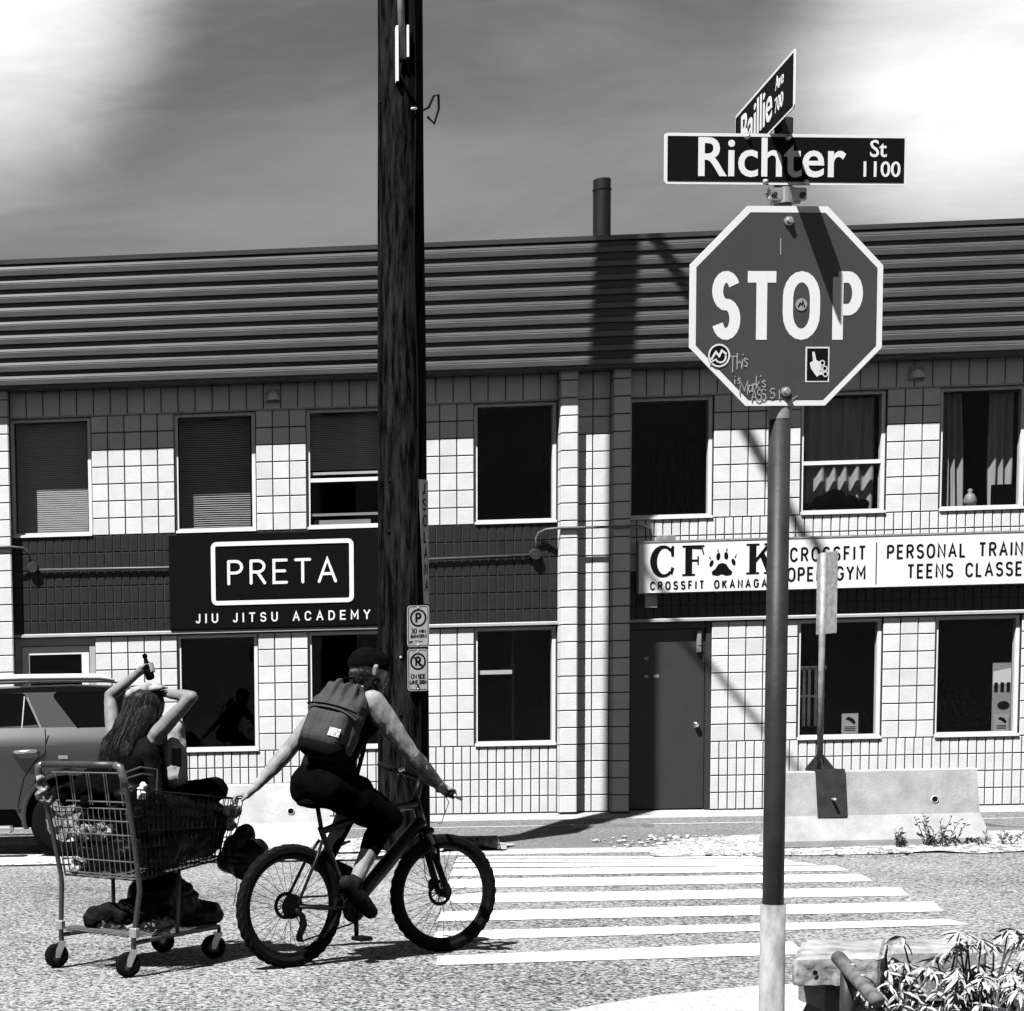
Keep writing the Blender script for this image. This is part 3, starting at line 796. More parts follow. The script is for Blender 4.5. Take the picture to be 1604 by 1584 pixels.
MB().prismx([(YT - .01, ZT - .02), (YT - .02, ZT + .03), (YT + .12, ZT + .035), (YT + .12, ZT - .02)], XL - .12, XR + .12).build('ridge_cap', 'roof_metal', rf)
CH = at(943, 282, D + .9); cx_ = CH.x; ct_ = CH.z
fl = MB(); fl.lathe([(.105, 6.75), (.105, ct_ - .13), (.112, ct_ - .128), (.112, ct_ - .115), (.104, ct_ - .112), (.104, ct_), (.09, ct_), (.09, 7.0)], (cx_, .9, 0), 'z', 20)
fl.build('flue_pipe', 'flue', rf, auto=35)
MB().lathe([(.16, 6.80), (.16, 6.90), (.11, 6.95)], (cx_, .9, 0), 'z', 20).build('flue_collar', 'flue', rf, smooth=True)
# lamps and conduits on the wall
for lx in (1.165, 8.60):
    q = MB(); prof = []
    for i in range(8):
        a = rad(90 * i / 7); prof.append((.085 * math.cos(a), .0 + .115 * math.sin(a)))
    vs = []; fs = []
    for k in range(13):
        a = math.pi * k / 12
        for r, h in prof: vs.append((lx + r * math.cos(a), -.012 - r * math.sin(a) * 1.25, row(-1.75) - .05 + h))
    for k in range(12):
        for i in range(7): fs.append((k * 8 + i, k * 8 + 8 + i, k * 8 + 9 + i, k * 8 + 1 + i))
    q.add(vs, fs); l = q.build('wall_lamp', 'lamp_white', bd, smooth=True)
    MB().bbox(lx - .09, lx + .09, -.014, .0, row(-1.75) - .07, row(-1.75) + .09, .004).build('back_plate', 'galv_dull', l)
q = MB().tube([(-1.70, -.03, 3.27), (.0, -.03, 3.255), (2.5, -.03, 3.262), (4.20, -.03, 3.285)], .016)
q.build('conduit', 'conduit', bd, smooth=True)
MB().tube([(4.25, -.05, 3.32), (4.25, -.05, 3.48), (4.28, -.06, 3.54), (4.36, -.10, 3.575), (4.50, -.16, 3.58), (5.38, -.16, 3.575), (5.50, -.14, 3.57), (5.56, -.12, 3.54), (5.58, -.1, 3.38)], .016).build('conduit', 'conduit', bd, smooth=True)
MB().tube([(4.25, -.05, 3.46), (4.36, -.04, 3.44), (4.46, -.03, 3.36), (4.51, -.02, 3.30)], .008).build('conduit', 'cable_black', bd, smooth=True)
MB().tube([(-3.2, -.16, 3.55), (-2.0, -.16, 3.545), (-1.86, -.12, 3.53), (-1.80, -.06, 3.47), (-1.77, -.05, 3.36)], .016).build('conduit', 'conduit', bd, smooth=True)
for jx, jz in ((4.245, 3.29), (-1.76, 3.30)):
    MB().lathe([(0, -.075), (.06, -.075), (.068, -.065), (.068, -.01), (.075, 0)], (jx, 0, jz), 'y', 16).build('junction_box', 'steel_dark', bd, auto=40)
# ---- sign of the martial arts school
ps = thing('shop_sign', 'black panel sign with a white boxed name, between two rows of windows', 'sign', (0, D, 0))
MB().bbox(-.105, 2.52, -.055, -.004, row(12) + .06, row(6) - .03, .006).build('panel', 'sign_black', ps)
q = MB(); a, b_, z0, z1 = .425, 2.075, 2.812, 3.515
cr_ = .045
rr = arc(b_ - cr_, z1 - cr_, cr_, cr_, 0, 90, 5) + arc(a + cr_, z1 - cr_, cr_, cr_, 90, 180, 5) + arc(a + cr_, z0 + cr_, cr_, cr_, 180, 270, 5) + arc(b_ - cr_, z0 + cr_, cr_, cr_, 270, 360, 5)
ribbon(q, rr + [rr[0]], .052, -.056, .008); q.build('outline', 'letter_white', ps)
letters(ps, 'letter_white', 'PRETA', .61, 1.885, 3.04, .265, .035, -.056, .006, True, 1.02)
letters(ps, 'letter_white', 'JIU JITSU ACADEMY', .215, 2.285, 2.585, .098, .018, -.056, .004, True, .95)
# ---- gym sign: white light box
gs = thing('shop_sign', 'long white box sign with black serif letters and a paw print over the door', 'sign', (0, D, 0))
x0, x1, z0, z1 = 5.43, 10.75, 2.79, 3.395
MB().bbox(x0, x1, -.13, -.004, z0, z1, .006).build('box', 'sign_face', gs)
MB().prismx([(-.136, z1 - .012), (-.136, z1 + .008), (.0, z1 + .008), (.0, z1 + .001), (-.131, z1 + .001), (-.131, z1 - .012)], x0 - .004, x1).build('top_trim', 'galv_dull', gs)
MB().box(5.52, 5.66, -.06, -.004, 2.63, 2.785).build('switch_box', 'frame_grey', gs)
MB().bbox(5.66, 5.86, -.09, -.004, 3.405, 3.47, .006).build('switch_box', 'galv_dull', gs)
Y_ = -.131
def serif(ch, x, z, h, q):
    s = .045 * h / .42; 
    def R_(a, b, c, d): q.prism([(x + a * h, z + c * h), (x + b * h, z + c * h), (x + b * h, z + d * h), (x + a * h, z + d * h)], Y_ - .004, Y_)
    def Pq(*p): q.prism([(x + a * h, z + b * h) for a, b in p], Y_ - .0045, Y_)
    if ch == 'C':
        out = arc(.42, .5, .42, .53, 48, 312, 22); inn = arc(.47, .5, .25, .44, 312, 48, 22)
        n = len(out)
        for i in range(n - 1): Pq(out[i], out[i + 1], inn[n - 2 - i], inn[n - 1 - i])
        Pq((.70, .66), (.78, .66), (.78, 1.0), (.72, 1.0), (.66, .88)); Pq((.70, .30), (.66, .12), (.72, .04), (.79, .26))
    if ch == 'F':
        R_(.10, .32, .05, .95); R_(0, .42, 0, .05); R_(0, .72, .95, 1.0); R_(.325, .50, .47, .53)
        Pq((.66, .94), (.62, .94), (.68, .70), (.72, .70)); Pq((.50, .36), (.54, .36), (.54, .64), (.50, .64)); Pq((.325, .945), (.60, .945), (.64, .88), (.325, .90))
    if ch == 'K':
        R_(.10, .32, .05, .95); R_(0, .42, 0, .05); R_(0, .42, .95, 1.0)
        Pq((.325, .40), (.325, .52), (.66, .945), (.78, .945)); Pq((.44, .60), (.66, .05), (.92, .05), (.56, .72)); R_(.58, 1.0, 0, .048); R_(.58, .90, .952, 1.0)
for ch, lx in (('C', 5.555), ('F', 5.925), ('K', 6.66)):
    q = MB(); serif(ch, lx, 2.988, .35, q); q.build('letter', 'letter_black', gs)
q = MB()
for ex, ez, rx, rz, tl in ((6.262, 3.12, .022, .042, .3), (6.34, 3.20, .024, .046, .08), (6.43, 3.205, .024, .046, -.08), (6.515, 3.13, .022, .042, -.3)):
    mm = Matrix.Rotation(tl, 3, 'Y'); q.ellipsoid((ex, Y_, ez), (rx, .003, rz), mm, 14, 8)
    q.prism([(ex - .008 - tl * .05, ez + rz + .012), (ex + .008 - tl * .05, ez + rz + .012), (ex + .002 - tl * .11, ez + rz + .052)], Y_ - .003, Y_)
pad = [(6.27, 2.99), (6.33, 2.978), (6.38, 2.995), (6.43, 2.978), (6.49, 2.985), (6.50, 3.02), (6.46, 3.06), (6.43, 3.11), (6.385, 3.125), (6.34, 3.11), (6.31, 3.06), (6.265, 3.025)]
q.prism(pad, Y_ - .003, Y_); q.build('paw_print', 'letter_black', gs, smooth=False)
letters(gs, 'letter_black', 'CROSSFIT OKANAGAN', 5.565, 6.98, 2.835, .085, .017, Y_, .003, False, .75)
letters(gs, 'letter_black', 'CROSSFIT', 7.17, 8.01, 3.125, .145, .022, Y_, .003, False, .72); letters(gs, 'letter_black', 'OPEN GYM', 7.14, 8.01, 2.895, .145, .022, Y_, .003, False, .72)
MB().box(8.135, 8.145, Y_ - .003, Y_, 2.83, 3.31).build('divider', 'letter_black', gs)
letters(gs, 'letter_black', 'PERSONAL TRAINING', 8.27, 10.07, 3.125, .145, .022, Y_, .003, False, .72); letters(gs, 'letter_black', 'TEENS CLASSES', 8.50, 9.89, 2.895, .145, .022, Y_, .003, False, .72)

# ------------------------------------------------------------------ utility pole with what is fixed to it
UX, UY = 2.253, 17.25
up = thing('utility_pole', 'thick dark weathered timber utility pole standing at the far kerb', 'utility pole', (UX, UY, apron_z(UY)))
def pole_r(z): return .262 - .0058 * z
q = MB(); seg = 40; zs = [-.3 + i * .12 for i in range(150)]
for z in zs:
    for k in range(seg):
        a = 2 * math.pi * k / seg
        crk = noise.noise((math.cos(a) * 5, math.sin(a) * 5, z * .22)); fin = noise.noise((math.cos(a) * 16, math.sin(a) * 16, z * .8))
        r = pole_r(z) * (1 + .010 * noise.noise((math.cos(a), math.sin(a), z * .5))) - (.016 * max(0, crk - .22) * 3 if crk > .22 else 0) + .004 * fin
        q.v.append(Vector((r * math.cos(a), r * math.sin(a), z)))
n = len(zs)
for i in range(n - 1):
    for k in range(seg):
        l = (k + 1) % seg; q.f.append((i * seg + k, i * seg + l, (i + 1) * seg + l, (i + 1) * seg + k))
q.f.append(tuple((n - 1) * seg + k for k in range(seg)))
q.build('shaft', 'wood', up, smooth=True)
def on_pole(ang, z, out=.0):
    """point on the pole; ang 0 faces the camera, positive to the right"""
    r = pole_r(z) + out; a = rad(ang); return (r * math.sin(a), -r * math.cos(a), z)
zc = at(625, 60, UY - .26).z
gy = on_pole(-4, zc, .0)
# riser cable with its bracket near the top of the view
MB().tube([(-.035, gy[1] - .03, 14.2), (-.03, gy[1] - .03, zc + .5), (-.012, gy[1] - .035, zc - .25)], .034, 12).build('riser_pipe', 'galv_dull', up, smooth=True)
b = MB(); b.bbox(-.075, -.048, gy[1] - .06, gy[1] + .02, zc - .46, zc + .06, .003); b.bbox(.03, .052, gy[1] - .06, gy[1] + .02, zc - .24, zc + .06, .003); b.build('bracket', 'white_paint', up)
MB().tube([(-.02, gy[1] - .03, zc - .25), (-.035, gy[1] - .04, zc - .38), (.02, gy[1] - .04, zc - .50), (.10, gy[1] - .0, zc - .62), (.19, gy[1] + .09, zc - .70), (.26, -.1, zc - .66), (.31, -.08, zc - .55), (.36, -.06, zc - .53), (.365, -.05, zc - .66), (.32, -.05, zc - .80), (.25, -.08, zc - .74)], .012).build('wire_loop', 'cable_black', up, smooth=True)
MB().ellipsoid((.10, gy[1] - .02, zc - .71), (.035, .012, .014)).build('clamp', 'galv', up, smooth=True)
for px, py in ((628, 1030), (612, 752), (611, 832), (628, 1120), (600, 150)):
    p = at(px, py, UY - .25); z = p.z - apron_z(UY)
    dx = p.x - UX; dy = -math.sqrt(max(.001, pole_r(z) ** 2 - dx * dx))
    MB().lathe([(0, -.012), (.012, -.010), (.016, 0), (.016, .02)], (dx, dy, z), 'y', 10).build('bolt_head', 'galv' if py == 1030 else 'car_black', up, smooth=True)
MB().tube([on_pole(28 + 4 * math.sin(i * .9), .4 + i * .45, .012) for i in range(0, 32)], .010, 6).build('ground_wire', 'cable_black', up)
# a stout arm near the top and a cable running out over the road (they throw the slanting shadows)
def cable(zh, a, c, r, label):
    o = thing('overhead_cable', label, 'cable', (UX, UY - .25, zh))
    pts = []
    for i in range(25):
        t = i / 24 * 26; sag = -.9 * (1 - (2 * i / 24 - 1) ** 2) * .25
        pts.append((a * t, -t, c * t + sag))
    MB().tube(pts, r, 8).build('strand_bundle', 'cable_black', o, smooth=True)
ar = MB(); ar.tube([(-.12, .30, 14.62), (0, 0, 14.6), (.351 * 1.75, -1.9, 14.55)], [.085, .085, .060], 10); ar.build('crossarm', 'wood', up, smooth=True)
cable(10.95, .92, 0.02, .030, 'overhead cable leaving the timber pole across the road, just above the picture')
# vertical lettered strip on the right flank of the pole
st = thing('strip_sign', 'narrow pale upright strip with dark letters on the timber pole, above the parking signs', 'sign', (UX, UY, apron_z(UY)))
zt = at(657, 755, UY).z - apron_z(UY); zb = at(660, 948, UY).z - apron_z(UY)
q = MB(); nseg = 14
for i in range(nseg + 1):
    z = zt + (zb - zt) * i / nseg; a0 = 30 + 14 * i / nseg; a1 = 74
    for a in (a0, (a0 + a1) / 2, a1): q.v.append(Vector(on_pole(a, z, .014)))
for i in range(nseg):
    for k in (0, 1): q.f.append((i * 3 + k, i * 3 + k + 1, i * 3 + 4 + k, i * 3 + 3 + k))
q.build('plate', 'letter_white', st, smooth=True)
q = MB(); word = 'JSOLANA'
for i, ch in enumerate(word):
    zc_ = zt + (zb - zt) * (i + .55) / (len(word) + .7)
    tmp = MB(); stroke_text(tmp, ch, 0, .1, 0, .105, .018, 0, .001, False, .8)
    for v in tmp.v:
        ang = 44 + 8 * i / len(word) + math.degrees(v.x / .27); zz = zc_ - .05 + v.z; p = on_pole(min(ang, 86), zz, .016); v.x, v.y, v.z = p
    q.add(tmp.v, tmp.f)
q.build('lettering', 'letter_black', st)
# two parking signs
def parking(px0, px1, py0, py1, label, no):
    Ys = UY - .285
    a = at(px0, py0, Ys); b = at(px1, py1, Ys); w = b.x - a.x; h = a.z - b.z
    o = thing('parking_sign', label, 'sign', (a.x + w / 2, Ys, b.z), rad(3))
    x0, x1 = -w / 2, w / 2; c = .03
    pl = arc(x1 - c, h - c, c, c, 0, 90, 4) + arc(x0 + c, h - c, c, c, 90, 180, 4) + arc(x0 + c, c, c, c, 180, 270, 4) + arc(x1 - c, c, c, c, 270, 360, 4)
    MB().prism(pl[::1], -.003, .003).build('plate', 'strip_grey', o)
    c = .024; e = .012
    pl = arc(x1 - c - e, h - c - e, c, c, 0, 90, 4) + arc(x0 + c + e, h - c - e, c, c, 90, 180, 4) + arc(x0 + c + e, c + e, c, c, 180, 270, 4) + arc(x1 - c - e, c + e, c, c, 270, 360, 4)
    q = MB(); ribbon(q, pl + [pl[0]], .006, -.0032, .001); q.build('border', 'letter_black', o)
    q = MB(); r = w * .335; zc = h * .70
    ring = arc(0, zc, r, r * 1.08, 0, 360, 28); ribbon(q, ring, .018, -.0032, .001)
    if no: ribbon(q, [(-r * .68, zc + r * .72), (r * .68, zc - r * .72)], .014, -.0046, .001)
    stroke_text(q, 'P' if not no else 'R', -r * .26, r * .3, zc - r * .6, r * 1.2, .020, -.0038, .001, False, .8)
    q.build('symbol', 'letter_black', o)
    q = MB()
    if no:
        stroke_text(q, 'ON SIDE', -w * .33, w * .35, h * .30, .036, .009, -.0032, .001); stroke_text(q, 'LANE', -w * .38, -w * .02, h * .165, .034, .009, -.0032, .001); stroke_text(q, 'EACH', w * .08, w * .38, h * .165, .034, .009, -.0032, .001)
        q.prism([(-.02, .018), (.02, .018), (.004, .07), (-.004, .07)], -.0042, -.0032)
    else:
        stroke_text(q, '30', -w * .32, -w * .08, h * .335, .042, .009, -.0032, .001); stroke_text(q, 'MIN', .01, w * .32, h * .335, .032, .008, -.0032, .001)
        stroke_text(q, '8A-5P', -w * .32, w * .34, h * .215, .034, .008, -.0032, .001) if False else stroke_text(q, '8AM-5PM', -w * .34, w * .36, h * .215, .032, .008, -.0032, .001)
        q.prism([(-w * .40, .035), (-w * .24, .045), (-w * .24, .055), (-w * .40, .06)], -.0042, -.0032); q.prism([(-.03, h * .14), (.04, h * .12), (.045, h * .135), (-.03, h * .155)], -.0042, -.0032)
    q.build('lettering', 'letter_black', o)
    for zz in (.02, h - .02): MB().lathe([(0, -.009), (.009, -.007), (.011, -.003)], (0, 0, zz), 'y', 8).build('bolt_head', 'galv', o, smooth=True)
parking(637.5, 672.5, 949, 1013, 'small pale permitted parking sign on the timber pole, the upper of two', False)
parking(638, 671.5, 1017, 1082, 'small pale no parking sign on the timber pole, the lower of two', True)

# ------------------------------------------------------------------ stop sign with street name blades
SX, SY, SA = 1.775, 5.17, rad(9.5)
ss = thing('stop_sign', 'octagonal stop sign with two street name blades on a steel pole in the foreground', 'stop sign', (SX, SY, 0), SA)
MB().tube([(0, 0, -.05), (0, 0, .925)], .0365, 20).build('pole_sleeve', 'sleeve', ss, smooth=True)
MB().tube([(0, 0, .2), (0, 0, 2.43)], .0305, 20).build('pole', 'pole_paint', ss, smooth=True)
MB().tube([(0, 0, 2.40), (0, 0, 3.06)], .0255, 20).build('upper_pole', 'galv', ss, smooth=True)
MB().lathe([(.0315, 2.36), (.0325, 2.39), (.0285, 2.432), (.0255, 2.436)], (0, 0, 0), 'z', 20).build('pole_collar', 'galv_dull', ss, smooth=True)
ZC, Wd = 2.679, .288                                                   # centre height, half width across the flats
YP = -.034
def octo(w, r=0.0):
    k = w * math.tan(rad(22.5)); return [(-k, -w), (k, -w), (w, -k), (w, k), (k, w), (-k, w), (-w, k), (-w, -k)]
CX = -.002
def oct_at(w): return [(CX + x * 1.02, ZC + z * .985) for x, z in octo(w)]
plate = MB().prism(oct_at(Wd), YP, YP + .003).build('sign_plate', 'letter_white', ss)
inner = MB().prism(oct_at(Wd - .0185), YP - .0012, YP - .0002).build('red_field', 'sign_red', plate)
S = .0019230                                                          # metres per picture unit on the plate
def sp(px, py): return (CX + (px - 1230.5) * S, ZC - (py - 478.5) * S * .966)
for ch, a, b in (('S', 1112, 1157), ('T', 1168, 1213), ('O', 1224, 1283), ('P', 1303, 1351)):
    q = MB(); wst = .0325 if ch != 'O' else .0310
    x0, zb = sp(a, 530); x1, zt = sp(b, 425)
    x0 += wst / 2; x1 -= wst / 2; 
    lo, hi = zb, zt
    if ch in 'SO': lo += wst / 2
    if ch in 'SOP': hi -= wst / 2
    k = 0
    for stt in GL[ch][1]:
        pts = [(x0 + p / GL[ch][0] * (x1 - x0), lo + r * (hi - lo)) for p, r in stt]
        if ch == 'T': pts = [(p, r - (wst / 2 if stt[0][1] == 1 and stt[1][1] == 1 else 0)) for p, r in pts]
        if ch == 'T' and stt[0][0] == 0: pts = [(sp(a, 0)[0], pts[0][1]), (sp(b, 0)[0], pts[1][1])]
        ribbon(q, pts, wst, YP - .0014 - .0002 * k, .0006); k += 1
    q.build('letter', 'letter_white', plate)
for bx, bz in ((1231, 349), (1230, 610)):
    x, z = sp(bx, bz); MB().lathe([(0, -.016), (.008, -.015), (.010, -.006), (.014, -.0055), (.014, 0)], (x, YP - .001, z), 'y', 12).build('bolt_head', 'galv', plate, auto=40)
# stickers and scribbles
x, z = sp(1253, 476); MB().lathe([(0, 0), (.018, 0), (.018, .0006)], (x, YP - .0032, z), 'y', 20).build('sticker', 'strip_grey', plate)
q = MB(); ribbon(q, [(x - .010, z - .008), (x - .004, z + .004), (x + .002, z - .002), (x + .004, z + .010), (x + .010, z - .008)], .004, YP - .0034, .0004); q.build('sticker_print', 'letter_black', plate)
x, z = sp(1124, 554); MB().lathe([(0, 0), (.034, 0), (.034, .0006)], (x, YP - .0022, z), 'y', 24).build('sticker', 'letter_black', plate)
q = MB(); ribbon(q, [(x + a, z + b) for a, b in arc(0, 0, .031, .031, 0, 360, 24)], .005, YP - .0026, .0004)
ribbon(q, [(x - .024, z - .012), (x - .010, z + .010), (x, z - .002), (x + .008, z + .014), (x + .022, z + .004)], .006, YP - .003, .0004)
ribbon(q, [(x + a, z + b) for a, b in arc(.004, -.004, .016, .016, 200, 380, 10)], .005, YP - .0034, .0004); ribbon(q, [(x - .03, z - .022), (x - .012, z - .012)], .004, YP - .0034, .0004)
q.build('sticker_print', 'sticker', plate)
x, z = sp(1280, 568); w, h = .0365, .0505
MB().prism([(x - w, z - h), (x + w, z - h), (x + w, z + h), (x - w, z + h)], YP - .0024, YP - .0018).build('sticker', 'sticker', plate)
e = .0045; MB().prism([(x - w + e, z - h + e), (x + w - e, z - h + e), (x + w - e, z + h - e), (x - w + e, z + h - e)], YP - .003, YP - .0025).build('sticker_field', 'letter_black', plate)
q = MB(); q.prism([(x - .020, z - .012), (x - .002, z - .036), (x + .014, z - .026), (x + .010, z + .006), (x - .004, z + .012), (x - .010, z + .036), (x - .017, z + .036), (x - .014, z + .010), (x - .024, z + .004)], YP - .0038, YP - .0032)
for dx, dz in ((.014, .004), (.022, -.012), (.010, -.022), (.024, -.028)): ribbon(q, [(x + dx + a, z + dz + b) for a, b in arc(0, 0, .007, .007, 0, 360, 12)], .003, YP - .004, .0004)
q.build('sticker_print', 'sticker', plate)
q = MB()
def scrawl(s, px, py, h, x1, slope=.12):
    x, z = sp(px, py); stroke_text(q, s, x, sp(x1, 0)[0], z, h * S, .0035, YP - .0022, .0004, False, .75, .0012, slope)
scrawl('This', 1140, 580, 24, 1170, .35); scrawl('is', 1149, 598, 14, 1158, .2); scrawl("Mark's", 1158, 614, 20, 1198, .3); scrawl('ASS', 1176, 624, 16, 1199, .1); scrawl('St', 1206, 620, 15, 1222, -.1)
ribbon(q, [sp(1228, 620), sp(1236, 624), sp(1250, 616)], .003, YP - .0022, .0004)
ribbon(q, [sp(1219, 375), sp(1219, 400)], .003, YP - .0022, .0004)
struct(q.build('scribble', 'strip_grey', plate), 'stuff')
# street name blade facing the camera
ZB0, ZB1 = 3.023, 3.166; YB = -.031; xa, xb = -.374, .360
bl = MB(); c = .010
pl = arc(xb - c, ZB1 - c, c, c, 0, 90, 4) + arc(xa + c, ZB1 - c, c, c, 90, 180, 4) + arc(xa + c, ZB0 + c, c, c, 180, 270, 4) + arc(xb - c, ZB0 + c, c, c, 270, 360, 4)
blade = bl.prism(pl, YB, YB + .003).build('name_blade', 'letter_white', ss)
e = .009; MB().prism([(xa + e, ZB0 + e), (xb - e, ZB0 + e), (xb - e, ZB1 - e), (xa + e, ZB1 - e)], YB - .0012, YB - .0002).build('dark_field', 'sign_blue', blade)
k = (xb - xa) / 380.0
def bx_(px): return xa + (px - 1040) * k
hR = 54 * k * 1.02
font_text('lettering', 'Richter', bx_(1087), ZB0 + 12.5 * k, hR, YB - .0016, 'letter_white', blade, .018, .99)
font_text('lettering', 'St', bx_(1360), ZB0 + 42 * k, 24 * k, YB - .0016, 'letter_white', blade, .016, .98)
font_text('lettering', '1100', bx_(1345), ZB0 + 13 * k, 22 * k, YB - .0016, 'letter_white', blade, .016, 1.02)
for px, py in ((1168, 217), (1232, 217), (1197, 282), (1261, 282)):
    MB().lathe([(0, -.010), (.005, -.009), (.0075, -.003), (.009, 0)], (bx_(px), YB - .001, ZB1 - (py - 212) * k), 'y', 10).build('bolt_head', 'galv', blade, smooth=True)
br = MB(); br.lathe([(.027, 2.975), (.034, 2.975), (.034, 3.019), (.027, 3.019)], (0, 0, 0), 'z', 20); br.bbox(-.058, .058, -.030, -.016, 2.981, 3.017, .003); br.prism([(-.062, 3.003), (.062, 3.003), (.040, 2.973), (-.040, 2.973)], -.020, -.012)
br.build('clamp', 'galv', ss)
for bxx in (-.043, .043): MB().lathe([(0, -.010), (.007, -.009), (.009, 0)], (bxx, -.030, 2.995), 'y', 6).build('bolt_head', 'steel_dark', ss)
MB().bbox(-.02, .02, -.02, .02, 3.17, 3.22, .004).build('cross_bracket', 'steel_dark', ss)
# blade for the side street, nearly end-on
inv = Matrix.Rotation(-SA, 3, 'Z')
def to_s(p): return inv @ (p - Vector((SX, SY, 0)))
n1 = to_s(at(1246, 75, 4.92)); n0 = to_s(at(1245, 160, 4.92)); f1 = to_s(at(1152.5, 183, 5.46))
top = (n1.z + f1.z) / 2; bot = top - .158
u = Vector((n1.x - f1.x, n1.y - f1.y, 0)); Lb = u.length; u.normalize()
bl2 = thing('tmp', None, None); bl2.name = 'side_blade_frame'
me_ = MB(); c = .010
pl = arc(Lb - c, .158 - c, c, c, 0, 90, 4) + arc(c, .158 - c, c, c, 90, 180, 4) + arc(c, c, c, c, 180, 270, 4) + arc(Lb - c, c, c, c, 270, 360, 4)
bpy.data.objects.remove(bl2)
b2 = me_.prism(pl, -.0015, .0015).build('name_blade', 'letter_white', ss)
b2.location = (f1.x, f1.y, bot); b2.rotation_euler = (0, 0, math.atan2(u.y, u.x))
e = .009
for s_ in (-1, 1): MB().prism([(e, e), (Lb - e, e), (Lb - e, .158 - e), (e, .158 - e)], s_ * .0025 - .0006, s_ * .0025 + .0006).build('dark_field', 'sign_blue', b2)
font_text('lettering', 'Baillie', .06, .034, .100, -.0035, 'letter_white', b2, .018, .88)
font_text('lettering', 'Ave', Lb - .155, .098, .036, -.0035, 'letter_white', b2, .014, .85)
font_text('lettering', '700', Lb - .16, .036, .040, -.0035, 'letter_white', b2, .014, .85)

# ------------------------------------------------------------------ concrete barriers
def barrier(label, ln, loc_, rz, h=.76, hole=None, seed=0, mat='concrete'):
    o = thing('concrete_barrier', label, 'barrier', loc_, rz, 'concrete barriers along the far kerb')
    prof = [(-.30, 0), (-.30, .06), (-.17, .30), (-.095, h - .012), (-.083, h), (.083, h), (.095, h - .012), (.17, .30), (.30, .06), (.30, 0)]
    q = MB(); nx = 34; n = len(prof)
    for i in range(nx + 1):
        x = ln * i / nx
        for j, (y, z) in enumerate(prof):
            e = .006 * noise.noise((x * 4, y * 6, z * 4 + seed)) + (.02 * max(0, noise.noise((x * 5, j, seed)) - .35) if j in (3, 4, 5, 6) else 0)
            q.v.append(Vector((x + (.0 if 0 < i < nx else (.10 if i == nx else -.10) * max(0, 1 - z / .3) * .6), y + (e if y < 0 else -e), max(0, z - abs(e) * .5))))
    for i in range(nx):
        for j in range(n - 1): q.f.append((i * n + j, (i + 1) * n + j, (i + 1) * n + j + 1, i * n + j + 1))
    q.f.append(tuple(range(n))); q.f.append(tuple(nx * n + j for j in range(n - 1, -1, -1)))
    b = q.build('body', mat, o)
    if hole:
        for hx, hz in hole:
            yy = -.095 - (h - hz) / (h - .3) * .075
            t = MB(); t.lathe([(.036, .02), (.036, -.012), (.030, -.014), (.030, .02)], (hx, yy, hz), 'y', 18); t.build('hole_rim', 'letter_white', o, smooth=True)
            MB().lathe([(0, -.010), (.0295, -.010)], (hx, yy, hz), 'y', 18).build('lifting_hole', 'letter_black', o)
    return o
BR = Vector((5.96, 17.30, apron_z(17.3))); BA = math.atan2(.12, 2.13)
barrier('long weathered concrete road barrier carrying a sign post, right of the metal door', 1.94, BR, BA, .74, [(1.50, .44)], 2)
barrier('short pale concrete road barrier behind the cyclist', 1.42, Vector((.10, 17.55, apron_z(17.5))), .02, .70, [(1.02, .42)], 9, 'concrete_pale')  # given a lighter concrete tone than the long barrier
# sign post clamped over the barrier
def on_bar(dx, dy=0): return BR + Matrix.Rotation(BA, 3, 'Z') @ Vector((dx, dy, 0))
pb = on_bar(.385, -.0)
sg = thing('post_sign', 'narrow sign seen nearly edge-on atop a steel post on the concrete barrier', 'sign', (pb.x, pb.y, pb.z), BA)
cl = MB(); cl.prismx([(-.100, .742), (-.100, .755), (.100, .755), (.100, .742)], -.05, .24)
cl.prismx([(-.104, .755), (-.182, .28), (-.19, .28), (-.114, .76)], -.05, .24); cl.prismx([(.104, .755), (.114, .76), (.19, .28), (.182, .28)], -.05, .24)
cl.build('clamp_plate', 'steel_dark', sg)
MB().prism([(-.11, .757), (.19, .757), (.075, .90), (.005, .90)], -.006, .006).build('gusset', 'steel_dark', sg)
MB().prismx([(-.09, .757), (.09, .757), (.02, .88), (-.02, .88)], .036, .044).build('gusset', 'steel_dark', sg)
MB().tube([(.04, 0, .75), (.045, 0, 2.9)], .030, 14).build('post', 'galv_dull', sg, smooth=True)
b = MB().tube([(.10, -.16, .46), (.10, -.24, .46)], .016, 10); b.build('bolt', 'galv', sg, smooth=True)
sgp = MB(); sgp.bbox(-.20, .20, -.004, .0, 0, .80, .0015)
pl_ = sgp.build('sign_plate', 'cloth_pale', sg); pl_.location = (.07, -.034, 2.10); pl_.rotation_euler = (0, 0, rad(-86))
q = MB()
for k in range(7):
    zz = .08 + k * .1; q.prism([(-.10 + .03 * math.sin(k * 1.3), zz), (-.03 + .03 * math.sin(k * 2.1), zz), (-.02 + .03 * math.sin(k * 2.1), zz + .07), (-.09 + .03 * math.sin(k * 1.3), zz + .06)], -.0062, -.0045)
q.build('print', 'steel_dark', pl_)
MB().tube([(.0, -.01, 0), (.0, -.01, .8)], .006, 6).build('edge_rail', 'galv', pl_)

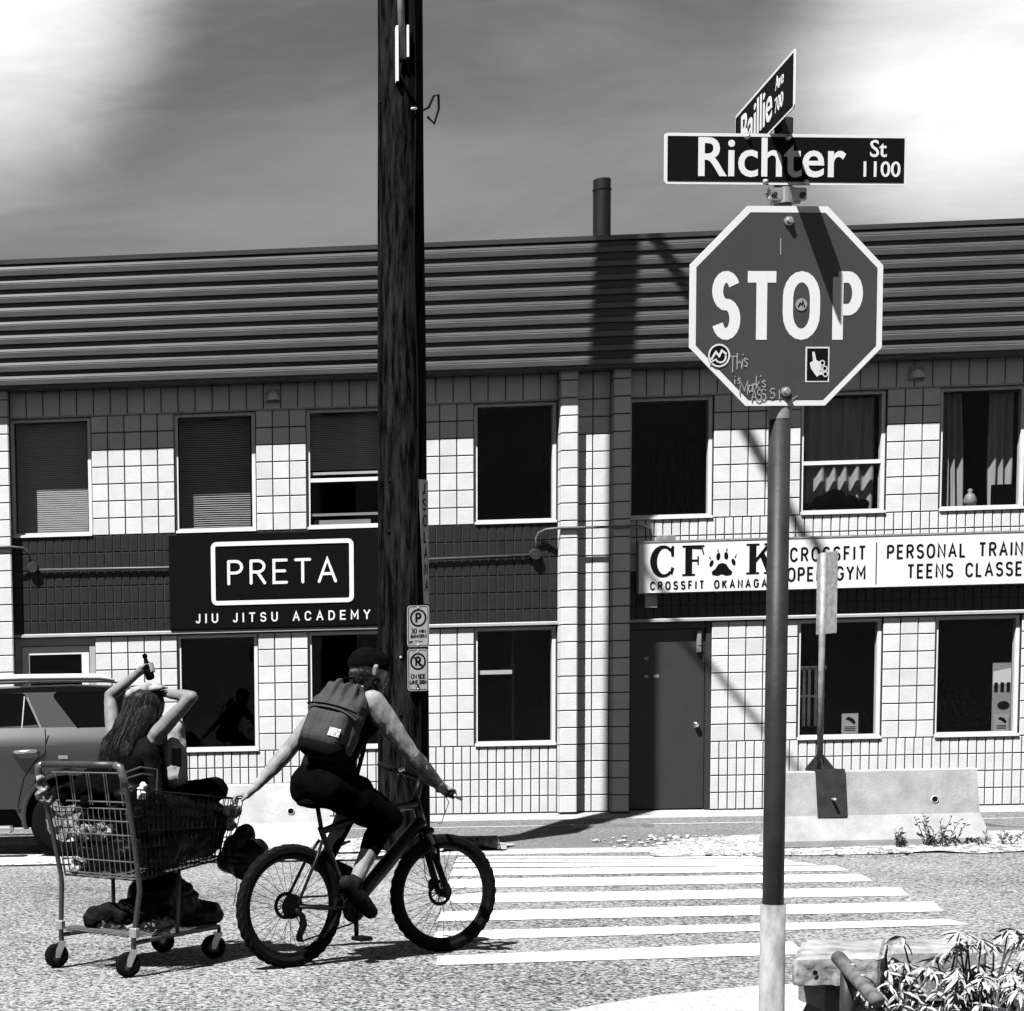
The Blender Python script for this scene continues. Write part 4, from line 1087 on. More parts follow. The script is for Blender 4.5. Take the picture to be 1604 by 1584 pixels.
# ------------------------------------------------------------------ car
car = thing('parked_car', 'grey sport utility car with roof rails parked behind the shopping cart', 'car', (0, 17.15, apron_z(17.2)))
cx0 = -4.75; cx1 = -.22; Wc = 1.86
zb_ = 1.335                                                         # belt line
def shell(name, prof, mat, y0=0.0, y1=Wc, parent=car, inset=None):
    """side outline (x,z) swept across the width with a tumblehome given per height"""
    q = MB(); ys = [y0, y0 + .07, y0 + .25, y1 - .25, y1 - .07, y1]; n = len(prof)
    ins = inset or (lambda z: 0.0)
    for k, y in enumerate(ys):
        for x, z in prof:
            t = ins(z); sgn = 1 if k < 3 else -1
            f = {0: 1, 1: 1, 2: 1, 3: 1, 4: 1, 5: 1}[k]; e = .03 if k in (0, 5) else 0
            cxm = (cx0 + cx1) / 2; xx = x + (e if x < cxm else -e) * (1 if abs(x - cxm) > 2.0 else 0)
            q.v.append(Vector((xx, y + sgn * t * f, z - (.02 if (k in (0, 5) and z > zb_ + .3) else 0))))
    for k in range(5):
        for i in range(n): q.f.append((k * n + i, k * n + (i + 1) % n, (k + 1) * n + (i + 1) % n, (k + 1) * n + i))
    q.f.append(tuple(range(n))); q.f.append(tuple(5 * n + i for i in range(n - 1, -1, -1)))
    return q.build(name, mat, parent, auto=30)
WX, WR = -1.17, .395; FX = WX - 2.79
def arch(xc, r=.47, n=12, zc=.42): return [(xc + r * math.cos(rad(a)), max(.30, zc + r * math.sin(rad(a)))) for a in [200 - 220 * i / n for i in range(n + 1)]][::1]
low = [(cx0 + .05, .42), (cx0, .75), (cx0 + .12, 1.02), (cx0 + 1.15, 1.16), (cx0 + 1.35, zb_ - .02), (cx1 - .01, zb_), (cx1 + .03, 1.1), (cx1 + .06, .72), (cx1 + .04, .52), (cx1 - .15, .48)]
low += [p for p in arch(WX)][::-1] + [(WX - .55, .50), (FX + .55, .50)] + [p for p in arch(FX)][::-1] + [(cx0 + .3, .42)]
def tumble(z): return .0 if z > 1.0 and z < 1.25 else (.02 if z >= 1.25 else .03)
body = shell('body', low, 'car_paint', .125, Wc - .125)
zz_ = [.50, .62, .78, .92, 1.03, 1.10, 1.15, 1.19, 1.24, 1.29, zb_]; yo = [.105, .085, .058, .032, .010, -.004, -.006, .006, .032, .060, .090]
for sd_ in (0, 1):
    q = MB()
    def spans(z):
        def hw(r=.468, zc=.42): d = r * r - (z - zc) ** 2; return math.sqrt(d) if d > 0 else 0.0
        h = hw(); return [(cx0 + .02 + max(0, z - .95) * 1.2, FX - h), (FX + h, WX - h), (WX + h, cx1 + (.02 if z < 1.2 else -.01))]
    for z0_, z1_, y0_, y1_ in zip(zz_, zz_[1:], yo, yo[1:]):
        for (a0, b0), (a1, b1) in zip(spans(z0_), spans(z1_)):
            if z1_ > 1.16 and a1 < cx0 + 1.3: a0 = a1 = max(a0, cx0 + 1.35) if a0 < -3 else a0
            n_ = 10
            for i in range(n_):
                t0, t1 = i / n_, (i + 1) / n_
                def Y2(y): return y if sd_ == 0 else Wc - y
                q.add([(a0 + (b0 - a0) * t0, Y2(y0_), z0_), (a0 + (b0 - a0) * t1, Y2(y0_), z0_), (a1 + (b1 - a1) * t1, Y2(y1_), z1_), (a1 + (b1 - a1) * t0, Y2(y1_), z1_)], [(0, 1, 2, 3)])
    me = q.mesh('side_panel', 'car_paint'); bm = bmesh.new(); bm.from_mesh(me); bmesh.ops.remove_doubles(bm, verts=bm.verts, dist=.002); bmesh.ops.recalc_face_normals(bm, faces=bm.faces); bm.to_mesh(me); bm.free()
    for p_ in me.polygons: p_.use_smooth = True
    link('side_panel', me, car)
grn = [(cx0 + 1.35, zb_ - .03), (cx0 + 2.0, 1.70), (cx0 + 2.25, 1.755), (cx1 - .9, 1.775), (cx1 - .30, 1.745), (cx1 - .08, zb_ - .01)]
shell('greenhouse', grn, 'car_paint', .085, Wc - .085, car, lambda z: max(0, (z - zb_)) * .30)
def side_y(z): return .085 + max(0, z - zb_) * .30
def pane(name, poly, mat='glass_dark', out=.006, parent=body):
    q = MB(); n = len(poly)
    vs = [(x, side_y(z) - out, z) for x, z in poly] + [(x, side_y(z) + .01, z) for x, z in poly]
    q.add(vs, [tuple(range(n))] + [(i, (i + 1) % n, n + (i + 1) % n, n + i) for i in range(n)])
    return q.build(name, mat, parent)
def cp(px, py, dy=.0):
    p = at(px, py, 17.17 + dy); return (p.x, p.z - apron_z(17.2))
# quarter glass, rear door glass, front door glass
qa, qb, qc = cp(84, 1084, .12), cp(124, 1143), cp(215, 1143)
pane('quarter_window', [(qa[0], qa[1] - .02), (qa[0] - .005, qa[1] - .05), (qb[0] - .02, qb[1] + .01), (qb[0] + .02, qb[1]), (cx1 - .22, qb[1]), (cx1 - .33, qa[1] - .005), (qa[0] + .03, qa[1])])
da, db = cp(38, 1085, .12), cp(66, 1147)
wdw = pane('door_window', [(-2.95, db[1] - .005), (db[0], db[1]), (da[0] + .06, da[1] - .09), (da[0] - .02, da[1] - .005), (-2.75, da[1] + .01)])
pane('door_window', [(-3.35, db[1] - .01), (-3.02, db[1] - .005), (-2.82, da[1] + .01), (-3.02, da[1] - .08)])
pane('window_divider', [(cp(32, 1146)[0], db[1]), (cp(33.5, 1146)[0], db[1]), (cp(38.5, 1092, .1)[0], da[1] - .04), (cp(36.5, 1092, .1)[0], da[1] - .04)], 'frame_grey', .009)
pane('window_trim', [(db[0] - .01, db[1]), (db[0] + .012, db[1]), (da[0] + .035, da[1] - .045), (da[0] + .012, da[1] - .05)], 'car_trim', .009)
q = MB().box(-2.95, db[0] + .02, .062, .084, db[1] - .022, db[1] - .004); q.build('belt_trim', 'car_trim', body)
q = MB().prismx([(.005, 1.02), (-.004, 1.045), (.008, 1.07), (.02, 1.06), (.02, 1.02)], -3.2, -1.55) if False else None
# door seams and crease
sx = cp(71, 1150)[0]
MB().tube([(sx, .004, zb_ - .01), (sx + .005, -.001, 1.20), (sx - .0, -.001, 1.08)], .006, 6).build('door_seam', 'car_black', body)
MB().tube([(sx - .0, -.001, 1.08), (sx - .12, -.001, .98), (sx - .23, .0, .82), (sx - .28, .01, .62), (sx - .30, .02, .52)], .006, 6).build('door_seam', 'car_black', body)
MB().tube([(-2.75, -.002, 1.1), (-2.72, 0, .8), (-2.72, .01, .52)], .006, 6).build('door_seam', 'car_black', body)
hx, hz = cp(41, 1180)
for dx in (0, -1.15):
    h_ = MB(); h_.tube([(hx - .13 + dx, .0, hz), (hx - .11 + dx, -.035, hz + .012), (hx + .03 + dx, -.042, hz + .018), (hx + .10 + dx, -.035, hz + .02), (hx + .13 + dx, .0, hz + .015)], [.012, .018, .02, .018, .012], 10)
    hd = h_.build('door_handle', 'car_trim', body, smooth=True)
MB().bbox(cp(99, 1186)[0] - .05, cp(99, 1186)[0] + .05, -.012, .0, cp(99, 1186)[1] - .02, cp(99, 1186)[1] + .015, .003).build('side_marker', 'car_trim', body)
# wheel arch flare
for xc in (WX, FX):
    q = MB(); pts = arch(xc, .475, 20); pin = arch(xc, .43, 20)
    for (a, b_), (c, d) in zip(pts, pin): q.v += [Vector((a, -.012, b_)), Vector((c, -.018, d)), Vector((c, .12, d))]
    for i in range(20):
        for j in (0, 1): q.f.append((i * 3 + j, i * 3 + j + 1, i * 3 + 4 + j, i * 3 + 3 + j))
    q.build('arch_flare', 'car_paint', body, smooth=True)
MB().box(cx0 + .1, cx1 - .1, .22, Wc - .22, .30, .62).build('underbody', 'car_black', car)
# wheels
for xc in (WX, FX):
    for yy in (.03, Wc - .28):
        w = thing('wheel', None, None); w.parent = car; w.location = (xc, yy, WR + .0)
        bpy.data.objects.remove(w)
        t = MB(); t.lathe([(.235, .0), (.34, -.012), (.375, .01), (WR, .05), (WR + .003, .12), (WR, .20), (.375, .24), (.30, .25), (.235, .25)], (xc, yy, WR), 'y', 40)
        ty = t.build('wheel', 'rubber', car, smooth=True)
        r = MB(); r.lathe([(.0, .045), (.06, .03), (.075, .05), (.20, .055), (.235, .012), (.242, .0), (.242, .1)], (xc, yy, WR), 'y', 30)
        r.build('rim', 'galv_dull', ty, auto=30)
        sp_ = MB()
        for k in range(6):
            a = rad(60 * k + 12); ca, sa = math.cos(a), math.sin(a)
            sp_.add([(xc + ca * .06 - sa * .03, yy + .02, WR + sa * .06 + ca * .03), (xc + ca * .06 + sa * .03, yy + .02, WR + sa * .06 - ca * .03), (xc + ca * .22 + sa * .045, yy + .012, WR + sa * .22 - ca * .045), (xc + ca * .22 - sa * .045, yy + .012, WR + sa * .22 + ca * .045)], [(0, 1, 2, 3)])
        sp_.build('spokes', 'car_trim', ty)
# running board and roof rails
MB().bbox(FX + .62, WX - .56, -.05, .12, .265, .335, .02).build('running_board', 'car_trim', car)
for yy in (.17, Wc - .17):
    q = MB(); xr = cp(172, 1070, .17)[0]
    q.tube([(-3.1, yy, 1.78), (-2.9, yy, 1.835), (-1.6, yy, 1.852), (xr - .35, yy, 1.846), (xr - .10, yy, 1.84), (xr + .05, yy, 1.80)], [.02, .034, .036, .036, .034, .012], 10)
    q.build('roof_rail', 'white_paint', car, smooth=True)
MB().tube([(cx1 - .35, Wc * .35, 1.75), (cx1 - .30, Wc * .35, 1.80), (cx1 - .24, Wc * .35, 1.81)], [.03, .02, .006], 8).build('antenna_fin', 'car_black', car, smooth=True)
tl = MB().bbox(cx1 - .05, cx1 + .045, -.006, .12, .98, 1.28, .01).build('tail_lamp', 'steel_dark', car)
MB().bbox(cx1 - .2, cx1 + .10, .02, Wc - .02, .42, .66, .03).build('rear_bumper', 'car_paint', car)

# ------------------------------------------------------------------ near right corner: concrete slab, pipe rail, shrub
Yf = 8.02
p0 = at(1240, 1547, Yf); p1 = at(1383, 1549, Yf); pt = at(1240, 1501, Yf)
tb = at(1256, 1460, Yf + .62)
cb = thing('concrete_slab', 'chipped concrete slab raised on a footing beside the stop sign pole', 'slab', (p0.x, Yf, 0))
w = p1.x - p0.x; zb0, zt0 = p0.z, pt.z
q = MB(); nx, nz, ny = 14, 5, 8
def chip(p):
    e = .007 * noise.noise(p * 7) + .009 * noise.noise(p * 26)
    return p + Vector((e, e * .8, e * .6))
bm = bmesh.new(); bmesh.ops.create_cube(bm, size=1)
bmesh.ops.subdivide_edges(bm, edges=bm.edges, cuts=15, use_grid_fill=True)
for v in bm.verts:
    x, y, z = v.co
    c = Vector((w * (x + .5), .62 * (y + .5), zb0 + (zt0 - zb0) * (z + .5)))
    edge = sum(1 for t in (x, y, z) if abs(abs(t) - .5) < .01)
    if edge >= 2: c = c + Vector((-.012 * (x > 0) + .012 * (x < 0) if abs(x) > .49 else 0, (.012 if y < 0 else -.012) if abs(y) > .49 else 0, (-.012 if z > 0 else .012) if abs(z) > .49 else 0))
    v.co = chip(c); v.co.x += (c.y) * .44
me = bpy.data.meshes.new('slab'); bm.to_mesh(me); bm.free(); me.materials.append(M['concrete_old'])
link('slab', me, cb)
MB().box(w * .55, w + .05, .2, .55, .02, zb0 - .002).build('footing', 'concrete_old', cb)
MB().lathe([(0, -.004), (.012, -.004)], (w * .25, -.004, (zb0 + zt0) / 2 + .0), 'y', 10).build('drill_hole', 'letter_black', cb)
c2 = thing('concrete_slab', 'smaller concrete slab half hidden behind the leafy shrub', 'slab', (p0.x + w + .03, Yf + .25, 0))
q = MB().bbox(.10, .55, 0, .40, .06, zt0 - .01, .012)
for v in q.v: v.x += v.y * .44
q.build('slab', 'concrete_old', c2)
pr = thing('pipe_rail', 'short rusty round pipe rail sloping down on a stub post before the slab', 'rail', (0, 0, .03))
a = at(1313, 1500, 7.86) - Vector((0, 0, .03)); b = at(1374, 1568, 7.35) - Vector((0, 0, .03))
MB().tube([a, a.lerp(b, .5), b], .032, 16).build('pipe', 'pipe_rust', pr, smooth=True)
s_ = a.lerp(b, .25); MB().tube([(s_.x, s_.y, -.03), (s_.x, s_.y, s_.z - .02)], .030, 12).build('stub_post', 'steel_dark', pr, smooth=True)
for t in (.35, .6): 
    c_ = a.lerp(b, t); MB().ellipsoid((c_.x + .008, c_.y, c_.z + .032), (.012, .012, .008)).build('bolt_head', 'galv_dull', pr, smooth=True)

# leafy shrub
def leaf_mesh(name, mat, ln=1.0, wd=.34):
    pts = [(0, 0), (.12, .10), (.35, .17), (.6, .15), (.85, .07), (1, 0)]; vs = []; fs = []
    for i, (u, hw) in enumerate(pts):
        droop = -.42 * u * u; hw *= wd / .34
        vs += [(u * ln, -hw, droop + .05 * hw * 4), (u * ln, 0, droop - .02), (u * ln, hw, droop + .05 * hw * 4)]
    for i in range(5):
        for j in (0, 1): fs.append((i * 3 + j, i * 3 + 3 + j, i * 3 + 4 + j, i * 3 + 1 + j))
    return MB().add(vs, fs).mesh(name, mat)
LM = [leaf_mesh('leaf', 'leaf', 1, .25), leaf_mesh('leaf', 'leaf', 1, .18)]
sh0 = at(1500, 1570, 7.9)
sb = thing('leafy_shrub', 'bushy shrub with long drooping pale leaves at the lower right corner', 'shrub', (sh0.x, 7.95, .036))
rs = random.Random(11); stems = MB(); nleaf = 0; fol = MB()
def put_leaf(p, direction, L):
    global nleaf
    d = direction.normalized(); rz = math.atan2(d.y, d.x); ry = -math.asin(max(-1, min(1, d.z)))
    e = Matrix.Rotation(rz, 4, 'Z') @ Matrix.Rotation(ry, 4, 'Y') @ Matrix.Rotation(rs.uniform(-.7, .7), 4, 'X')
    mt = Matrix.Translation(p) @ e @ Matrix.Diagonal((L, L, L, 1))
    if nleaf < 295:
        o = link('leaf', LM[rs.random() < .4], sb); o.matrix_local = mt; nleaf += 1
    else:
        me = LM[0]; fol.add([mt @ v.co for v in me.vertices], [tuple(pp.vertices) for pp in me.polygons])
rosettes = []
for i in range(85):
    ax = rs.uniform(-.46, .80); ay = rs.uniform(-.40, .42)
    hgt = rs.uniform(.14, .43) * (1.0 if ax > -.05 else .66) * (1.0 - .2 * abs(ay))
    b0 = Vector((ax * .8, ay, 0)); tip = b0 + Vector((rs.uniform(-.16, .12), rs.uniform(-.22, .06), hgt))
    stems.tube([b0, b0.lerp(tip, .5) + Vector((0, .02, .03)), tip], [.006, .005, .003], 5); rosettes.append((tip, rs.uniform(.8, 1.15)))
    if hgt > .2: rosettes.append((b0.lerp(tip, .6) + Vector((rs.uniform(-.03, .03), -.03, 0)), .85))
rosettes.sort(key=lambda f: f[0].y - 1.2 * f[0].z)
for tip, sc_ in rosettes:
    k0 = rs.uniform(0, 6); nl = rs.choice((7, 8, 9, 10))
    for k in range(nl):
        a = k0 + 2 * math.pi * k / nl + rs.uniform(-.2, .2); d = Vector((math.cos(a), math.sin(a), rs.uniform(-.75, .25)))
        put_leaf(tip + Vector((0, 0, rs.uniform(-.015, .01))), d, rs.uniform(.055, .095) * sc_)
stems.build('stems', 'stem', sb); struct(sb.children[-1] if False else fol.build('foliage', 'leaf', sb), 'stuff')
# weeds along the barrier foot, grass beneath the slab
def weed(name, label, loc_, n, h, spread, mat='leaf_dark', group='weeds growing at the barrier foot', seed=1):
    o = thing(name, label, 'weed', loc_, 0, group); r = random.Random(seed); st_ = MB(); lv = MB()
    for i in range(n):
        b = Vector((r.uniform(-spread, spread) * .5, r.uniform(-.05, .05), 0)); t = b + Vector((r.uniform(-.5, .5) * spread, r.uniform(-.06, .03), h * r.uniform(.35, 1)))
        st_.tube([b, b.lerp(t, .5) + Vector((0, 0, .02)), t], [.005, .004, .002], 4)
        for k in range(9):
            p = b.lerp(t, .2 + .8 * k / 8); d = Vector((r.uniform(-1, 1), r.uniform(-1, .3), r.uniform(-.1, .9))).normalized(); u_ = d.orthogonal().normalized() * .011; L = r.uniform(.025, .06)
            lv.add([p, p + d * L * .5 + u_, p + d * L, p + d * L * .5 - u_], [(0, 1, 2, 3)])
    st_.build('stems', mat, o); struct(lv.build('leaves', mat, o), 'stuff')
for px, py, n, h, sp2, lab in ((1408, 1312, 14, .34, .30, 'tall tangled weed clump under the hole in the long concrete barrier'), (1352, 1314, 7, .17, .10, 'small upright weed left of the tall clump at the barrier foot'), (1472, 1308, 7, .14, .34, 'low straggling weeds at the right foot of the long concrete barrier')):
    g_ = ground(px, py, apron_z(17.2)); weed('weed', lab, (g_.x, 17.02, .04), n, h, sp2, seed=px)
gsm = MB(); r = random.Random(5)
for i in range(420):
    b = Vector((r.uniform(3.25, 4.9), r.uniform(7.15, 8.6), .036)); t = b + Vector((r.uniform(-.05, .05), r.uniform(-.05, .05), r.uniform(.03, .1))); gsm.add([b - Vector((.004, 0, 0)), b + Vector((.004, 0, 0)), t], [(0, 1, 2)])
o = tag(gsm.build('grass', 'leaf'), 'thin dry grass on the soil under the slab and shrub', 'grass', kind='stuff')
# loose stones on the verge
rk = MB(); r = random.Random(8)
for i in range(260):
    x, y = (r.uniform(5.0, 9.5), r.uniform(16.55, 17.2)) if r.random() < .7 else (r.uniform(4.3, 5.8), r.uniform(17.2, 18.5)); s = r.uniform(.008, .03) * (1 if r.random() < .9 else 1.8)
    rk.ellipsoid((x, y, (apron_z(y) if y > 17.1 else .01) + .012), (s * 1.3, s, s * .7), Matrix.Rotation(r.uniform(0, 3), 3, 'Z'), 6, 4)
tag(rk.build('pebbles', 'gravel'), 'loose pebbles scattered along the far kerb by the barrier', 'pebbles', kind='stuff')

# ------------------------------------------------------------------ bicycle
BO, BA_ = (0.634, 10.007, 0.0), rad(30.5)
bk = thing('bicycle', 'black mountain bicycle with knobbly tyres ridden towards the crosswalk', 'bicycle', BO, BA_)
WB, WRd = 1.152, .366
def bp(px, py, y=0.0): return loc(px, py, BO, BA_, y=y)
def wheel(xc, steer, name, disc_side):
    o = MB()
    # tyre with knobs
    n = 72; prof = [(-.019, -.038), (-.031, -.014), (-.028, .012), (-.014, .027), (.014, .027), (.028, .012), (.031, -.014), (.019, -.038)]
    vs = []; fs = []; m = len(prof)
    for k in range(n):
        a = 2 * math.pi * k / n
        for j, (w, r) in enumerate(prof):
            R = WRd - .027 + r + ((.007 if (k // 1) % 2 == (0 if j in (3, 5) else 1) else 0) if j in (2, 3, 4, 5) else 0)
            vs.append((R * math.cos(a), w, R * math.sin(a)))
    for k in range(n):
        l = (k + 1) % n
        for j in range(m - 1): fs.append((k * m + j, l * m + j, l * m + j + 1, k * m + j + 1))
    rot = Matrix.Translation((xc, 0, WRd)) @ Matrix.Rotation(steer, 4, 'Z')
    def mk(mb, nm, mat, par, **k):
        for v in mb.v: v[:] = rot @ v
        return mb.build(nm, mat, par, **k)
    ty = mk(MB().add(vs, fs), 'wheel', 'rubber', bk)
    r = MB(); r.lathe([(.306, -.015), (.306, .015), (.288, .013), (.280, .0), (.288, -.013), (.306, -.015)], (0, 0, 0), 'y', 64); mk(r, 'rim', 'bike_black', ty, smooth=True)
    s = MB()
    for k in range(32):
        a = 2 * math.pi * k / 32; sd_ = .028 if k % 2 else -.028; b = a + (.55 if (k // 2) % 2 else -.55)
        s.tube([(.026 * math.cos(b), sd_, .026 * math.sin(b)), (.286 * math.cos(a), 0, .286 * math.sin(a))], .0017, 4, False)
    mk(s, 'spokes', 'spoke', ty)
    h = MB(); h.lathe([(.0, -.055), (.012, -.055), (.012, -.035), (.026, -.034), (.026, -.024), (.016, -.02), (.016, .02), (.026, .024), (.026, .034), (.012, .035), (.012, .055), (0, .055)], (0, 0, 0), 'y', 16); mk(h, 'hub', 'bike_black', ty, smooth=True)
    d = MB(); d.lathe([(.060, disc_side * .040), (.083, disc_side * .040), (.083, disc_side * .042), (.060, disc_side * .042), (.060, disc_side * .040)], (0, 0, 0), 'y', 36)
    for k in range(6):
        a = rad(60 * k); d.tube([(.02 * math.cos(a), disc_side * .041, .02 * math.sin(a)), (.064 * math.cos(a + .4), disc_side * .041, .064 * math.sin(a + .4))], .004, 5)
    mk(d, 'brake_disc', 'bike_black', ty)
    if name == 'rear':
        c = MB()
        for i, rr in enumerate((.074, .064, .055, .047, .04, .033)):
            pts = []
            for k in range(48): q_ = rr + (.003 if k % 2 else -.002); pts.append((q_, k))
            y0 = -.026 - i * .0055
            vs2 = [(q_ * math.cos(2 * math.pi * k / 48), y0, q_ * math.sin(2 * math.pi * k / 48)) for q_, k in pts]; vs3 = [(a, y0 - .0022, b) for a, _, b in vs2]
            c.add(vs2 + vs3, [tuple(range(48)), tuple(range(95, 47, -1))] + [(k, (k + 1) % 48, 48 + (k + 1) % 48, 48 + k) for k in range(48)])
        mk(c, 'cassette', 'bike_black', ty)
STEER = rad(-8)
wheel(0, 0, 'rear', 1); wheel(WB, STEER, 'front', 1)
BB = Vector((.435, 0, .325)); ST = Vector((.235, 0, .80)); SD = Vector((.205, 0, .975)); HT = Vector((.935, 0, .965)); HB = Vector((.985, 0, .80)); RA = Vector((0, 0, WRd)); FA = Vector((WB, 0, WRd))
f = MB()
def tb_(a, b, r0, r1=None, mid=None): return f.tube([a, b] if mid is None else [a, mid, b], [r0, r1 or r0] if mid is None else [r0, (r0 + (r1 or r0)) / 2, r1 or r0], 12)
f.tube([BB, BB.lerp(HB, .5) + Vector((0, 0, .012)), HB + Vector((-.005, 0, .03))], [.042, .046, .040], 14)
f.tube([ST, HT.lerp(ST, .4) + Vector((0, 0, .01)), HT + Vector((0, 0, -.03))], [.021, .027, .030], 12)
f.tube([BB, ST, ST + (ST - BB).normalized() * .03], [.021, .018, .018], 12)
f.tube([HB, HT], [.029, .026], 14)
for s in (-1, 1):
    f.tube([BB + Vector((-.03, s * .03, .0)), Vector((.25, s * .062, .34)), RA + Vector((.02, s * .066, 0))], [.014, .012, .010], 8)
    f.tube([ST + Vector((-.005, s * .014, -.05)), Vector((.17, s * .048, .66)), RA + Vector((.01, s * .066, .012))], [.010, .010, .009], 8)
f.lathe([(.023, -.038), (.023, .038)], BB, 'y', 16)
f.build('frame', 'bike_grey', bk, smooth=True)
axis = (HT - HB).normalized()
fk = MB(); S_ = Matrix.Rotation(STEER, 3, 'Z')
crown = HB + Vector((.012, 0, -.04))
for s in (-1, 1):
    o_ = S_ @ Vector((0, s * .058, 0)); fa = FA + S_ @ Vector((0, s * .055, 0))
    fk.tube([crown + o_, crown.lerp(fa - S_ @ Vector((.02, 0, 0)), .40) + o_ * .0 + Vector((0, 0, 0)) + (S_ @ Vector((0, s * .024, 0)))], .0155, 10)
    m1 = crown.lerp(fa, .36) + S_ @ Vector((-.0, s * .022, 0))
    fk.tube([m1, fa + S_ @ Vector((-.018, 0, .05)), fa + S_ @ Vector((-.004, 0, -.01))], [.022, .021, .016], 10)
fk.bbox(crown.x - .03, crown.x + .03, -.078, .078, crown.z - .012, crown.z + .03, .01)
fk.tube([crown, HB], .02, 10)
fk.tube([crown + S_ @ Vector((.075, -.056, -.20)), crown + S_ @ Vector((.085, -.03, -.10)), crown + S_ @ Vector((.085, .03, -.10)), crown + S_ @ Vector((.075, .056, -.20))], .011, 8)
fk.build('fork', 'bike_black', bk, smooth=True)
for s in (-1, 1):
    stn = MB(); o_ = S_ @ Vector((0, s * .058, 0)); stn.tube([crown + o_ + Vector((.0, 0, -.005)), crown + o_ + Vector((.036, s * .002, -.075))], .0162, 10)
    stn.build('fork_stanchion', 'strip_grey', bk, smooth=True)
# handlebar, stem, grips, levers
gR = bp(712, 1246, -.35); gL = bp(595, 1197, .35)
stem = HT + Vector((.02, 0, .055)); bc = (gR + gL) / 2 + Vector((.03, 0, .0))
hb = MB().tube([gL, gL.lerp(bc, .5), bc + (gL - gR) * .08, bc - (gL - gR) * .08, gR.lerp(bc, .5), gR], .0135, 10); hbo = hb.build('handlebar', 'bike_black', bk, smooth=True)
MB().tube([HT + Vector((0, 0, -.01)), stem, bc], [.022, .024, .020], 12).build('stem', 'bike_black', bk, smooth=True)
d_ = (gL - gR).normalized()
for g_, s in ((gR, 1), (gL, -1)):
    MB().tube([g_ - d_ * s * .004, g_ + d_ * s * .125], .0175, 10).build('grip', 'rubber', hbo, smooth=True)
    b_ = g_ + d_ * s * .155
    l_ = MB(); l_.ellipsoid(b_ + Vector((.012, 0, -.006)), (.03, .02, .022)); l_.tube([b_ + Vector((.02, 0, -.008)), b_ + d_ * -s * .05 + Vector((.055, 0, -.025)), b_ + d_ * -s * .15 + Vector((.06, 0, -.03))], [.009, .007, .008], 8)
    l_.build('brake_lever', 'steel_dark', hbo, smooth=True)
    MB().ellipsoid(g_ - d_ * s * .006, (.012, .012, .012)).build('bar_end_cap', 'galv', hbo, smooth=True)
MB().ellipsoid(gL.lerp(gR, .30) + Vector((0, 0, .02)), (.02, .02, .014)).build('bell', 'chrome', hbo, smooth=True)
cb_ = MB(); p_ = gR + d_ * .16 + Vector((.02, 0, 0))
cb_.tube([p_, p_ + Vector((.07, 0, -.09)), p_ + Vector((.05, .05, -.22)), HB + Vector((.03, -.02, .02)), crown + Vector((.03, .05, -.1))], .0028, 5)
p_ = gL - d_ * .16 + Vector((.02, 0, 0)); cb_.tube([p_, p_ + Vector((.06, -.02, -.10)), HB + Vector((.02, .03, .06)), BB.lerp(HB, .6) + Vector((0, .03, .02))], .0028, 5)
fa = FA + S_ @ Vector((0, .055, 0)); cb_.tube([crown + S_ @ Vector((0, .07, -.1)), fa + S_ @ Vector((-.10, .01, .24)), fa + S_ @ Vector((-.09, .01, .10)), fa + S_ @ Vector((-.05, 0, .04))], .0028, 5)
cb_.build('cable', 'cable_black', bk, smooth=True)
cp_ = MB(); cp_.ellipsoid(fa + S_ @ Vector((-.06, -.01, .05)), (.022, .018, .04)); cp_.build('brake_caliper', 'bike_black', bk, smooth=True)
# drivetrain: crank, chainring, chain, pedals, derailleur
CA = rad(-92)                                     # right crank: towards the ground and a little forward
ck = MB(); ck.lathe([(.0, -.048), (.075, -.046), (.085, -.046), (.085, -.043), (.075, -.043), (0, -.042)], BB, 'y', 36)
for s in (1, -1):
    e_ = BB + Vector((math.cos(CA) * .172 * s, -s * .075, math.sin(CA) * .172 * s)); a_ = BB + Vector((0, -s * .062, 0))
    ck.tube([a_, e_], [.017, .013], 8)
ck.build('crankset', 'bike_black', bk, smooth=True)
pedR = BB + Vector((math.cos(CA) * .172, -.13, math.sin(CA) * .172)); pedL = BB + Vector((-math.cos(CA) * .172, .13, -math.sin(CA) * .172))
for p_ in (pedR, pedL): MB().bbox(p_.x - .045, p_.x + .045, p_.y - .05, p_.y + .05, p_.z - .012, p_.z + .012, .004).build('pedal', 'bike_black', bk)
ch = MB(); dl = Vector((.035, -.045, .175))
ch.tube([BB + Vector((.02, -.045, .085)), RA + Vector((0, -.042, .055))], .006, 5); ch.tube([BB + Vector((0, -.045, -.086)), dl + Vector((.015, 0, -.02)), dl + Vector((-.02, 0, .01)), dl + Vector((.02, 0, .10)), RA + Vector((.045, -.042, -.03))], .006, 5)
ch.build('chain', 'bike_black', bk)
de = MB(); de.tube([RA + Vector((0, -.06, -.01)), RA + Vector((.045, -.065, -.06)), RA + Vector((.06, -.06, -.11)), dl + Vector((.0, 0, 0))], [.016, .020, .02, .014], 8); de.lathe([(0, -.004), (.022, -.004), (.022, .004), (0, .004)], dl, 'y', 14); de.lathe([(0, -.004), (.022, -.004), (.022, .004), (0, .004)], dl + Vector((.025, 0, .09)), 'y', 14)
de.build('derailleur', 'bike_black', bk, smooth=True)
MB().tube([ST, SD + Vector((0, 0, -.02))], .014, 10).build('seat_post', 'bike_black', bk, smooth=True)
sa = MB(); sa.ellipsoid(SD + Vector((-.03, 0, 0)), (.11, .07, .028)); sa.ellipsoid(SD + Vector((.09, 0, .002)), (.11, .028, .022)); sa.build('saddle', 'cloth_black', bk, smooth=True)

